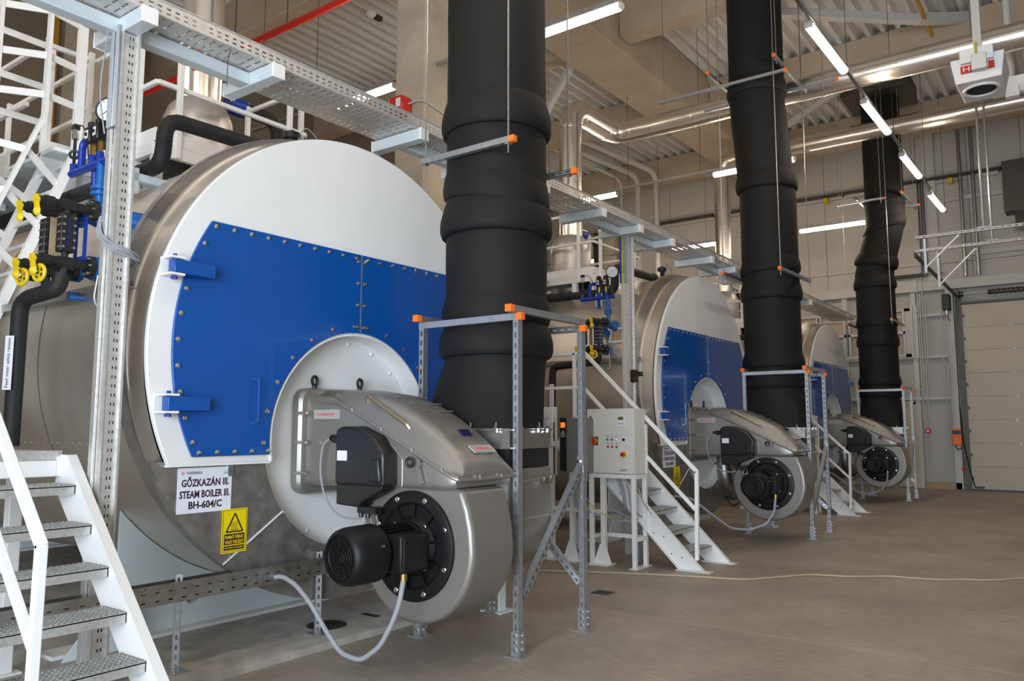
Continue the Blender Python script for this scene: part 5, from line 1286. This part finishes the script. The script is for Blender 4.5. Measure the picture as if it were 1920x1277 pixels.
# ------------------------------------------------------------------ upper platform around the drum, with caged ladder
def make_platform():
    t = thing('upper_platform', 'white railed platform on top of the nearest boiler', 'platform', (-7.0, YB, 3.95), 'white platforms on the boilers')
    xf, ya, yb = -6.2, YB - 1.03, YB + 0.52
    zt = 4.07; zb = 3.93
    def fascia(p0, p1, h0, h1, nm='toe_board'):
        a = Vector((p0[0], p0[1], (h0 + h1) / 2)); b = Vector((p1[0], p1[1], (h0 + h1) / 2))
        part(MB().bar(a, b, 0.012, h1 - h0), nm, 'white', t)
    def edge(p0, p1):
        fascia(p0, p1, 3.985, 4.10)
        a = Vector((p0[0], p0[1], 3.92)); b = Vector((p1[0], p1[1], 3.92))
        part(MB().bar(a, b, 0.05, 0.11), 'edge_channel', 'white', t, bevel=0.004)
    edge((xf, ya), (xf, yb)); edge((xf, ya), (-7.28, ya)); edge((xf, yb), (-8.5, yb))
    edge((-7.28, ya), (-7.28, ya - 0.45)); edge((-7.9, ya - 0.45), (-12.0, ya - 0.45))
    part(MB().box(-7.0, xf, ya, yb, 3.94, 3.975), 'deck_plate', 'galv', t)
    part(MB().box(-12.0, -7.62, ya - 0.45, YB - 0.36, 3.94, 3.975).box(-7.62, -7.0, ya - 0.45, YB - 0.36, 3.94, 3.975), 'deck_plate', 'pale', t)
    rw = 0.045
    def post(x, y, z1=5.05):
        part(MB().bar((x, y, 3.87), (x, y, z1), rw, rw, (0, 1, 0)), 'rail_post', 'white', t, bevel=0.004)
    for x, y in ((-6.46, ya - 0.02), (xf + 0.02, 3.57), (xf + 0.02, 4.72), (xf - 0.1, yb + 0.02), (-7.2, yb + 0.02), (-7.30, ya - 0.05), (-7.30, ya - 0.42), (-9.2, ya), (-11.0, ya)):
        post(x, y)
    for z in (4.50, 4.98):
        for p0, p1 in (((xf, ya), (xf, yb)), ((xf, ya), (-7.3, ya)), ((xf, yb), (-7.3, yb)), ((-7.3, ya), (-7.3, ya - 0.45)), ((-7.3, ya), (-12.0, ya)), ((-7.6, ya - 0.45), (-12.0, ya - 0.45))):
            part(MB().bar((p0[0], p0[1], z), (p1[0], p1[1], z), rw * 0.85, rw * 0.85), 'rail', 'white', t, bevel=0.004)
    # legs on the shell
    for x, y in ((-6.55, ya + 0.02), (-6.22, ya + 0.03), (-7.25, ya - 0.2), (-9.5, ya), (-6.25, yb - 0.03), (-7.25, YB - 0.5)):
        zs = ZB + math.sqrt(max(0.01, 1.79 ** 2 - (y - YB) ** 2))
        part(MB().box(x - 0.04, x + 0.04, y - 0.04, y + 0.04, zs - 0.03, 3.93), 'platform_leg', 'white', t, bevel=0.004)
    part(MB().prism([(ya + 0.0, 3.87), (ya - 0.42, 3.87), (ya - 0.02, 3.45)], YZ, -7.30, -7.28), 'gusset', 'pale', t)
    return t
pf = make_platform()
dup(pf, PITCH, 'white railed platform around the drum of the middle boiler')
dup(pf, 2 * PITCH, 'white railed platform on the farthest boiler')
def make_ladder():
    t = thing('caged_ladder', 'white caged ladder climbing to the platform at the upper left', 'ladder', (-7.2, 2.4, 1.45), 'white caged ladders')
    def bent(x, y, top, kink, w, d, run=1.0, nm='cage_bar'):
        zb = 1.46 if nm == 'ladder_rail' else 2.35
        dy = (kink - zb) * 0.36
        p = MB().bar((x, y, top), (x, y, kink), w, d, (0, 1, 0)).bar((x, y, kink + 0.01), (x, y - dy, zb), w, d, (0, 1, 0))
        part(p, nm, 'white', t)
        return dy
    pts = [(-6.98, 3.10), (-6.90, 2.80), (-7.10, 2.50), (-7.58, 2.55), (-7.60, 3.10)]
    kz = (3.95, 4.18, 4.25, 4.25, 3.95)
    for i, ((x, y), kk) in enumerate(zip(pts, kz)):
        bent(x, y, 5.25 if i not in (0, 4) else 5.1, kk, 0.055, 0.03 if i not in (0, 4) else 0.07, nm='ladder_rail' if i in (0, 4) else 'cage_bar')
    for z in (5.1, 4.70, 4.36):
        m = MB()
        for (a, b), (c, d) in zip(pts[:-1], pts[1:]): m.bar((a, b, z), (c, d, z), 0.012, 0.06)
        part(m, 'cage_hoop', 'white', t)
    for s in (0.35, 0.75, 1.15, 1.55):
        m = MB(); Q = []
        for (x, y), kk in zip(pts, kz):
            Q.append((x, y - s * 0.36 * 0.94, kk - s * 0.94))
        for p, q in zip(Q[:-1], Q[1:]): m.bar(p, q, 0.012, 0.06)
        part(m, 'cage_hoop', 'white', t)
    for k in range(10):
        z = 3.85 - 0.25 * k
        if z < 1.6: break
        y = 3.10 - (3.95 - z) * 0.36
        part(MB().bar((-6.98, y, z), (-7.60, y, z), 0.03, 0.03), 'rung', 'white', t)
    return t
ld = make_ladder()
dup(ld, PITCH, 'white caged ladder left of the platform on the middle boiler')

# ------------------------------------------------------------------ insulated pipes over the shells
def make_pipe():
    t = thing('insulated_pipe', 'black insulated pipe bending over the nearest boiler', 'pipe', (-5.75, 3.3, 3.6), 'black insulated pipes over the boilers')
    part(MB().tube([(-12.0, 3.18, 3.62), (-5.72, 3.18, 3.62), (-5.72, 3.2, 4.0), (-5.70, 4.42, 4.02)], 0.062, 14, 0.13), 'insulation', 'rubber', t)
    part(MB().box(-5.98, -5.88, 3.06, 3.32, 3.50, 3.56).box(-5.98, -5.88, 3.06, 3.09, 3.40, 3.60), 'pipe_saddle', 'pale', t)
    part(MB().cyl((-5.70, 4.42, 4.02), (-5.70, 4.50, 4.02), 0.075, n=14), 'end_collar', 'iron', t)
    return t
ip = make_pipe()
dup(ip, PITCH, 'black insulated pipe bending over the middle boiler')
dup(ip, 2 * PITCH, 'black insulated pipe bending over the farthest boiler')
def make_top_valve():
    t = thing('top_fitting', 'small black valve with a wire on top of the nearest boiler', 'valve', (-5.45, 4.3, 3.9), 'fittings on the boiler tops')
    part(MB().cyl((-5.4, 4.15, 3.9), (-5.4, 4.15, 4.12), 0.03, n=10).cyl((-5.4, 4.15, 4.05), (-5.4, 4.15, 4.10), 0.07, n=14), 'valve_body', 'iron', t)
    part(MB().cyl((-5.38, 4.22, 3.98), (-5.38, 4.22, 4.10), 0.025, n=10), 'valve_cap', 'chrome', t)
    part(MB().tube([(-5.38, 4.22, 4.1), (-5.38, 4.28, 4.2), (-5.38, 4.42, 4.12), (-5.38, 4.5, 3.95)], 0.005, 6, 0.06), 'wire', 'cablegrey', t)
    return t
tv = make_top_valve()
dup(tv, PITCH, 'small black valve with a wire on top of the middle boiler')

# ------------------------------------------------------------------ water gauges
def make_gauge():
    t = thing('water_gauge', 'black water gauges with yellow handles on the nearest boiler', 'gauge', (-5.55, 2.35, 2.6), 'water gauge sets')
    for i, x in enumerate((-5.45, -5.70)):
        zt, zl, yg = 3.07, 2.68, 2.30
        # valve lines into the shell
        for z, yi in ((zt, 2.62), (zl, 2.62)):
            v = part(MB().cyl((x, 2.12, z), (x, 2.46, z), 0.030, n=10).cyl((x, 2.15, z), (x, 2.21, z), 0.040, n=10).cyl((x, yg - 0.045, z), (x, yg + 0.045, z), 0.042, n=10).cyl((x, 2.45, z), (x, 2.485, z), 0.072, n=16), 'gauge_valve', 'iron', t)
            part(MB().cyl((x, 2.487, z), (x, 2.515, z), 0.074, n=16).lathe((x, 2.515, z), (0, 1, 0), [(0, 0.030), (0.05, 0.034), (0.12, 0.055), (0.30 if z > 2.9 else 0.20, 0.055)], 14), 'blue_stub', 'bluepipe', v)
            bm_ = MB()
            for q in range(6): bm_.cyl((x + 0.056 * math.cos(q * PI / 3), 2.43, z + 0.056 * math.sin(q * PI / 3)), (x + 0.056 * math.cos(q * PI / 3), 2.53, z + 0.056 * math.sin(q * PI / 3)), 0.009, n=6)
            part(bm_, 'flange_bolt', 'chrome', v, stuff=True)
            part(MB().bar((x, 2.115, z - 0.085), (x, 2.10, z + 0.03), 0.032, 0.022, (0, 1, 0)).dome((x, 2.12, z - 0.08), (0, -1, 0), 0.034, 0.03).cyl((x, 2.09, z), (x, 2.13, z), 0.022, n=10), 'valve_lever', 'yellow', v)
        # gauge body with bolts
        gb = part(MB().box(x - 0.038, x + 0.038, yg - 0.048, yg + 0.048, zl + 0.07, zt - 0.06).cyl((x, yg, zl), (x, yg, zt), 0.022, n=10), 'gauge_body', 'iron', t, bevel=0.006)
        part(MB().box(x + 0.037, x + 0.040, yg - 0.010, yg + 0.010, zl + 0.10, zt - 0.09), 'sight_glass', 'lens', gb)
        bb = MB()
        for q in range(5):
            z = zl + 0.10 + q * 0.05
            for s in (-1, 1): bb.cyl((x + 0.03, yg + s * 0.034, z), (x + 0.050, yg + s * 0.034, z), 0.010, n=6)
            bb.cyl((x - 0.025, yg - 0.052, z), (x + 0.025, yg - 0.052, z), 0.006, n=6)
        part(bb, 'gauge_bolt', 'chrome', gb, stuff=True)
        # drain
        dv = part(MB().cyl((x, yg, zl), (x, yg, zl - 0.17), 0.024, n=10).cyl((x, yg - 0.14, zl - 0.09), (x, yg, zl - 0.09), 0.020, n=10).cyl((x, yg, zl - 0.11), (x, yg, zl - 0.15), 0.032, n=8), 'drain_valve', 'iron', t)
        part(MB().ring((x, yg - 0.15, zl - 0.09), (0.25, -1, 0), 0.052, 0.012, 20, 8).bar((x - 0.05, yg - 0.15, zl - 0.09), (x + 0.05, yg - 0.15, zl - 0.09), 0.012, 0.012).bar((x, yg - 0.15, zl - 0.14), (x, yg - 0.15, zl - 0.04), 0.012, 0.012, (1, 0, 0)), 'drain_wheel', 'yellow', dv)
    part(MB().box(-5.575, -5.565, 2.25, 2.33, 2.74, 3.0), 'level_board', 'tan', t)
    # blue bracket between the gauges
    part(MB().box(-5.60, -5.585, 2.42, 2.44, 2.72, 3.02).box(-5.60, -5.46, 2.42, 2.44, 2.99, 3.02).box(-5.60, -5.46, 2.42, 2.44, 2.72, 2.75).box(-5.47, -5.455, 2.42, 2.44, 2.72, 3.02), 'gauge_bracket', 'darkblue', t)
    part(MB().lathe((-5.55, 2.62, 2.97), (0.3, 0.8, -0.3), [(-0.05, 0.045), (0.0, 0.045), (0.0, 0.06), (0.03, 0.06), (0.03, 0.045), (0.20, 0.045)], 12), 'blue_nozzle', 'bluepipe', t)
    part(MB().lathe((-5.7, 2.45, 2.50), (0, 1, 0.1), [(0, 0.02), (0.0, 0.03), (0.15, 0.03), (0.15, 0.05), (0.3, 0.05)], 12), 'blue_nozzle', 'bluepipe', t)
    # clear sample hose
    part(MB().tube([(-5.40, 2.5, 2.62), (-5.36, 2.46, 2.45), (-5.42, 2.52, 2.40), (-5.48, 2.6, 2.45)], 0.005, 6, 0.05), 'sample_hose', 'signwhite', t)
    t.location.y += 0.09
    return t
wg = make_gauge()
dup(wg, PITCH, 'black water gauges with yellow handles on the middle boiler', dx=-0.10)
def make_manifold():
    t = thing('sensor_manifold', 'blue sensor manifold with pressure gauge above the nearest water gauges', 'manifold', (-5.7, 2.6, 3.1), 'blue sensor manifolds')
    y = 2.62; z = 3.44
    part(MB().cyl((-5.95, y, z), (-5.40, y, z), 0.028, n=12), 'header', 'darkblue', t)
    part(MB().cyl((-5.50, y, z), (-5.50, y, 3.05), 0.030, n=12).cyl((-5.50, y, 3.26), (-5.50, y, 3.24), 0.062, n=16).cyl((-5.50, y, 3.22), (-5.50, y, 3.20), 0.062, n=16).cyl((-5.5, y, 3.05), (-5.5, y + 0.35, 2.98), 0.05, n=12), 'riser', 'bluepipe', t)
    part(MB().tube([(-5.80, y, z), (-5.80, y, 3.66), (-5.68, y + 0.03, 3.66), (-5.68, y + 0.05, 3.3)], 0.026, 10, 0.06), 'siphon_loop', 'darkblue', t)
    for x, nm in ((-5.64, 'pressure_switch'), (-5.53, 'pressure_switch')):
        p = part(MB().box(x - 0.035, x + 0.035, y - 0.05, y + 0.04, 3.60, 3.72).box(x - 0.025, x + 0.025, y - 0.04, y + 0.03, 3.72, 3.76), nm, 'black', t, bevel=0.012)
        part(MB().cyl((x, y, 3.46), (x, y, 3.52), 0.026, n=10), 'stub', 'darkblue', p)
        part(MB().cyl((x, y, 3.52), (x, y, 3.60), 0.021, n=8), 'brass_neck', 'brass', p)
        part(MB().box(x - 0.02, x + 0.02, y - 0.053, y - 0.05, 3.63, 3.69), 'switch_label', 'signwhite', p)
        part(MB().cyl((x, y - 0.052, 3.66), (x, y - 0.062, 3.66), 0.014, n=10), 'switch_dial', 'black', p)
    s = part(MB().cyl((-5.92, y, 3.46), (-5.92, y, 3.72), 0.012, n=8).ring((-5.92, y, 3.585), (0.8, -0.6, 0), 0.03, 0.010, 14, 6), 'pressure_sensor', 'black', t)
    part(MB().cyl((-5.92, y, 3.46), (-5.92, y, 3.51), 0.026, n=10), 'stub', 'darkblue', s)
    part(MB().cyl((-5.92, y, 3.70), (-5.92, y, 3.77), 0.024, n=10), 'sensor_cap', 'chrome', s)
    part(MB().box(-5.945, -5.895, y - 0.02, y + 0.02, 3.77, 3.81), 'sensor_plug', 'black', s)
    part(MB().tube([(-5.90, y, 3.80), (-5.80, y, 3.78), (-5.72, y, 3.62), (-5.70, y, 3.5)], 0.005, 6, 0.06), 'sensor_lead', 'black', s)
    g = part(MB().cyl((-5.43, y, 3.46), (-5.43, y, 3.72), 0.014, n=8).cyl((-5.43, y, 3.52), (-5.43, y, 3.57), 0.03, n=8), 'gauge_stem', 'iron', t)
    nx = Vector((0.55, -0.83, 0)); c = Vector((-5.43, y, 3.80))
    part(MB().lathe(c + nx * -0.03, nx, [(0, 0.088), (0.055, 0.092), (0.06, 0.086), (0.058, 0.082), (0.045, 0.08)], 24), 'gauge_case', 'iron', g)
    part(MB().lathe(c + nx * 0.016, nx, [(0, 0.081), (0.003, 0.081)], 24), 'gauge_dial', 'glass', g)
    sd = Vector((-nx.y, nx.x, 0)) * -1
    part(MB().bar(c + nx * 0.021 - sd * 0.02 + Vector((0, 0, 0.015)), c + nx * 0.021 + sd * 0.045 - Vector((0, 0, 0.04)), 0.004, 0.002, nx), 'gauge_needle', 'ink', g)
    tk = MB()
    for k in range(9):
        a = R(220 - 32 * k); e = sd * math.cos(a) + Vector((0, 0, math.sin(a)))
        tk.bar(c + nx * 0.020 + e * 0.060, c + nx * 0.020 + e * 0.072, 0.003, 0.002, nx)
    part(tk, 'dial_tick', 'ink', g)
    return t
mf = make_manifold()
dup(mf, PITCH, 'blue sensor manifold with round white pressure gauge on the middle boiler', dx=-0.02)
for k in range(2):
    dy = PITCH * k; ox = -0.45 * k
    t = thing('relief_pipe', 'black insulated relief pipe down the side of the %s boiler' % PLACE[k], 'pipe', (-5.8, 2.3 + dy, 1.5), 'black relief pipes')
    part(MB().tube([(-5.45 - 0.10 * k, 2.38 + dy, 2.60), (-5.45 - 0.10 * k, 2.36 + dy, 2.50), (-5.80 + ox, 2.28 + dy, 2.45), (-5.83 + ox, 2.29 + dy, 1.47)], 0.052, 12, 0.10), 'insulation', 'rubber', t)
    c = Vector((-5.80 + ox, 2.255 + dy, 2.02)); s = Vector((0.88, 0.47, 0)); n = Vector((0.47, -0.88, 0))
    lb = part(MB().prism([(-0.032, -0.18), (0.032, -0.18), (0.032, 0.18), (-0.032, 0.18)], lambda a, b, w: c + n * 0.035 + s * a + Vector((0, 0, b)) + n * w, 0, 0.002), 'pipe_label', 'signwhite', t)
    part(text_mb('Feed water safety release', c + n * 0.0375 + s * 0.016 + Vector((0, 0, -0.165)), (0, 0, 1), -s, 0.33, 0.030), 'label_lettering', 'ink', lb)
# inspection window frame on the middle boiler
t = thing('inspection_plate', 'small framed brown plate on the side of the middle boiler shell', 'plate', (-5.62, 9.92, 2.76))
_a = math.asin((2.90 - ZB) / 1.80); _n = Vector((0, -math.cos(_a), math.sin(_a))); _u = Vector((0, math.sin(_a), math.cos(_a))); _c = Vector((-5.47, YB + PITCH, ZB)) + _n * 1.795
_f = lambda a, b, w: _c + Vector((a, 0, 0)) + _u * b + _n * w
part(MB().prism([(-0.09, -0.10), (0.09, -0.10), (0.09, 0.10), (-0.09, 0.10)], _f, -0.01, 0.012), 'plate_face', 'tan', t)
_m = MB()
for p, q in (((-0.1, -0.11), (0.1, -0.11)), ((0.1, -0.11), (0.1, 0.11)), ((0.1, 0.11), (-0.1, 0.11)), ((-0.1, 0.11), (-0.1, -0.11))): _m.bar(_f(*p, 0.01), _f(*q, 0.01), 0.02, 0.025, _n)
part(_m, 'plate_frame', 'white', t)

# ------------------------------------------------------------------ control cabinets and drives
def make_cabinet(dy, label):
    y = 8.13 + dy
    t = thing('control_cabinet', label, 'cabinet', (-4.57, y + 0.15, 1.05), 'control cabinets')
    x0, x1, z0, z1 = -4.88, -4.265, 1.055, 1.805
    W_, H_ = x1 - x0, z1 - z0
    part(MB().box(x0, x1, y + 0.02, y + 0.30, z0, z1), 'cabinet_body', 'cabinet', t, bevel=0.006)
    dr_ = part(MB().box(x0 + 0.004, x1 - 0.004, y, y + 0.018, z0 + 0.004, z1 - 0.004), 'cabinet_door', 'cabinet', t, bevel=0.004)
    P = lambda fx, fz: (x0 + fx * W_, z1 - fz * H_)
    for fx, fz in ((0.088, 0.125), (0.10, 0.875)):
        a, b = P(fx, fz); part(MB().cyl((a, y + 0.002, b), (a, y - 0.006, b), 0.011, n=12), 'door_lock', 'black', dr_)
    a, b = P(0.17, 0.50)
    sw = part(MB().box(a - 0.046, a + 0.046, y - 0.006, y, b - 0.048, b + 0.048), 'main_switch', 'black', t)
    part(MB().cyl((a, y - 0.006, b), (a, y - 0.018, b), 0.038, n=20), 'switch_ring', 'yellow', sw)
    part(MB().cyl((a, y - 0.018, b), (a, y - 0.024, b), 0.030, n=20).bar((a - 0.008, y - 0.03, b - 0.032), (a + 0.006, y - 0.03, b + 0.034), 0.022, 0.02, (0, 1, 0)), 'switch_knob', 'red', sw)
    a, b = P(0.745, 0.19)
    ct = part(MB().box(a - 0.045, a + 0.05, y - 0.008, y, b - 0.07, b + 0.062), 'controller', 'glass', t, bevel=0.003)
    part(MB().box(a - 0.034, a + 0.034, y - 0.010, y - 0.007, b + 0.012, b + 0.045), 'display', 'lcd', ct)
    for q in (-0.03, -0.008, 0.014, 0.032): part(MB().cyl((a + q, y - 0.007, b - 0.03), (a + q, y - 0.011, b - 0.03), 0.006, n=8), 'key', 'inkgrey', ct)
    part(MB().box(a - 0.018, a + 0.018, y - 0.0085, y - 0.0078, b + 0.051, b + 0.056), 'brand_line', 'inkgrey', ct)
    for fx, fz, mt in ((0.457, 0.475, 'bluepipe'), (0.55, 0.475, 'red'), (0.64, 0.475, 'signwhite'), (0.465, 0.587, 'red'), (0.555, 0.587, 'red'), (0.648, 0.587, 'red')):
        a, b = P(fx, fz)
        ln = part(MB().cyl((a, y + 0.001, b), (a, y - 0.007, b), 0.014, n=14).dome((a, y - 0.007, b), (0, -1, 0), 0.012, 0.008, 12), 'indicator_lamp', mt, t)
        part(MB().box(a - 0.024, a + 0.024, y - 0.001, y, b + 0.026, b + 0.042), 'caption_plate', 'signwhite', ln)
        part(MB().box(a - 0.019, a + 0.019, y - 0.0016, y - 0.001, b + 0.029, b + 0.033).box(a - 0.019, a + 0.015, y - 0.0016, y - 0.001, b + 0.036, b + 0.040), 'caption_line', 'inkgrey', ln)
    a, b = P(0.80, 0.475)
    se = part(MB().box(a - 0.024, a + 0.024, y - 0.004, y, b - 0.028, b + 0.028), 'selector', 'signwhite', t)
    part(MB().cyl((a, y - 0.004, b), (a, y - 0.010, b), 0.017, n=12).bar((a - 0.012, y - 0.014, b - 0.012), (a + 0.012, y - 0.014, b + 0.012), 0.010, 0.01, (0, 1, 0)), 'selector_knob', 'black', se)
    a, b = P(0.80, 0.70)
    es = part(MB().cyl((a, y, b), (a, y - 0.012, b), 0.036, n=20), 'emergency_stop', 'yellow', t)
    part(MB().cyl((a - 0.004, y - 0.012, b), (a - 0.004, y - 0.045, b), 0.024, n=16), 'stop_button', 'red', es)
    a, b = P(0.78, 0.94)
    part(MB().box(a - 0.046, a + 0.046, y - 0.002, y, b - 0.012, b + 0.012), 'maker_plate', 'plate', t)
    # stand
    for x in (x0 + 0.04, x1 - 0.02):
        for yy in (y + 0.03, y + 0.30):
            part(MB().box(x - 0.024, x + 0.024, yy - 0.024, yy + 0.024, 0.008, z0 - 0.002), 'stand_leg', 'white', t, bevel=0.003)
        part(MB().box(x - 0.05, x + 0.05, y - 0.03, y + 0.36, 0, 0.009), 'stand_foot', 'white', t)
        part(MB().box(x - 0.024, x + 0.024, y + 0.054, y + 0.276, z0 - 0.055, z0 - 0.004), 'stand_rail', 'white', t)
        part(MB().box(x - 0.022, x + 0.022, y + 0.054, y + 0.276, 0.30, 0.345), 'stand_rail', 'white', t)
    part(MB().box(x0 + 0.064, x1 - 0.044, y + 0.006, y + 0.05, z0 - 0.05, z0 - 0.004), 'stand_rail', 'white', t)
    part(MB().box(x0 + 0.064, x1 - 0.044, y + 0.278, y + 0.322, 0.30, 0.345), 'stand_rail', 'white', t)
    part(MB().box(x1 - 0.02, x1 + 0.012, y + 0.296, y + 0.336, z0, z1 - 0.18), 'back_post', 'white', t)
    for q, (xa, xm, zl, r, xe) in enumerate(((x0 + 0.22, x0 + 0.10, 0.66, 0.017, x0 + 0.36), (x0 + 0.30, x0 + 0.38, 0.68, 0.017, x0 + 0.28), (x0 + 0.42, x0 + 0.46, 0.55, 0.008, x0 + 0.5), (x0 + 0.46, x0 + 0.52, 0.60, 0.008, x0 + 0.55), (x0 + 0.34, x0 + 0.40, 0.62, 0.006, x0 + 0.45), (x0 + 0.52, x0 + 0.60, 0.75, 0.007, x0 + 0.7))):
        part(MB().tube([(xa, y + 0.14, z0), (xm, y + 0.16, 0.85), (xm + 0.02, y + 0.18, zl), (xe, y + 0.36, 0.53)], r, 8, 0.12), 'cabinet_cable', 'cablegrey', t)
    return t
make_cabinet(0, 'light grey control cabinet with red lamps and switch on a white stand')
make_cabinet(7.15, 'farthest control cabinet mostly hidden behind the middle strut frame')
def make_drive(dy, label, slab):
    y = 7.92 + dy
    t = thing('frequency_drive', label, 'drive', (-4.95, y + 0.1, 1.07), 'grey motor drives')
    part(MB().box(-5.12, -4.79, y, y + 0.26, 1.07, 1.70), 'drive_housing', 'vfd', t, bevel=0.008)
    pnl = part(MB().box(-5.12, -5.03, y - 0.012, y + 0.002, 1.08, 1.70), 'drive_panel', 'black', t, bevel=0.004)
    part(MB().box(-5.105, -5.045, y - 0.016, y - 0.011, 1.585, 1.645), 'display', 'lamp_on', pnl)
    part(MB().cyl((-5.075, y - 0.012, 1.535), (-5.075, y - 0.018, 1.535), 0.016, n=12), 'dial', 'plate', pnl)
    kk = MB()
    for i in range(3):
        for j in range(3): kk.box(-5.105 + 0.022 * i, -5.09 + 0.022 * i, y - 0.016, y - 0.012, 1.475 + 0.018 * j, 1.487 + 0.018 * j)
    part(kk, 'key_pad', 'plate', pnl)
    part(MB().box(-4.97, -4.90, y + 0.08, y + 0.16, 1.70, 1.715), 'top_plug', 'signwhite', t)
    for q, x in enumerate((-5.0, -4.93, -4.86)):
        part(MB().cyl((x, y + 0.12, 1.07), (x, y + 0.12, 1.03), 0.022, n=10), 'gland', 'black', t)
        part(MB().tube([(x, y + 0.12, 1.03), (x - 0.03, y + 0.14, 0.80), (x + 0.06 * q, y + 0.2, 0.60), (x + 0.25, y + 0.4, 0.53)], 0.018 if q < 2 else 0.005, 8, 0.15), 'drive_cable', 'cablegrey' if q < 2 else 'green', t)
    s = thing('drive_stand', slab, 'stand', (-5.3, y + 0.35, 0), 'white stands behind the drives')
    part(MB().box(-5.78, -5.42, y + 0.30, y + 0.40, 1.0, 1.84), 'back_panel', 'white', s, bevel=0.008)
    part(MB().box(-5.60, -5.46, y + 0.294, y + 0.30, 1.50, 1.76), 'paper_sheet', 'signwhite', s)
    pl = MB()
    for k in range(7): pl.box(-5.58, -5.49, y + 0.2935, y + 0.2942, 1.70 - 0.025 * k, 1.706 - 0.025 * k)
    part(pl, 'paper_line', 'inkgrey', s)
    part(MB().box(-5.43, -4.70, y + 0.30, y + 0.36, 1.36, 1.42), 'cross_bar', 'white', s)
    for x in (-5.45, -4.72, -5.15):
        l_ = part(MB().box(x - 0.06 if x == -5.45 else x - 0.03, x + 0.03, y + 0.28, y + 0.34, 0.01, 1.66 if x < -5 else 1.3), 'stand_post', 'white', s, bevel=0.004)
        part(MB().box(x - 0.10, x + 0.10, y + 0.21, y + 0.41, 0, 0.012), 'foot_plate', 'white', l_)
        if x > -5.3: part(MB().prism([(x - 0.12, 0.012), (x + 0.12, 0.012), (x + 0.035, 0.24), (x - 0.035, 0.24)], XZ, y + 0.27, y + 0.28), 'foot_gusset', 'white', l_)
    part(MB().box(-5.42, -4.70, y + 0.285, y + 0.335, 0.58, 0.63), 'cross_bar', 'white', s)
    return t
make_drive(0, 'grey motor drive with lit orange display beside the control cabinet', 'white steel stand holding the grey motor drive')
make_drive(7.15, 'grey motor drive behind the middle strut frame, mostly hidden', 'white steel stand half hidden behind the middle strut frame')
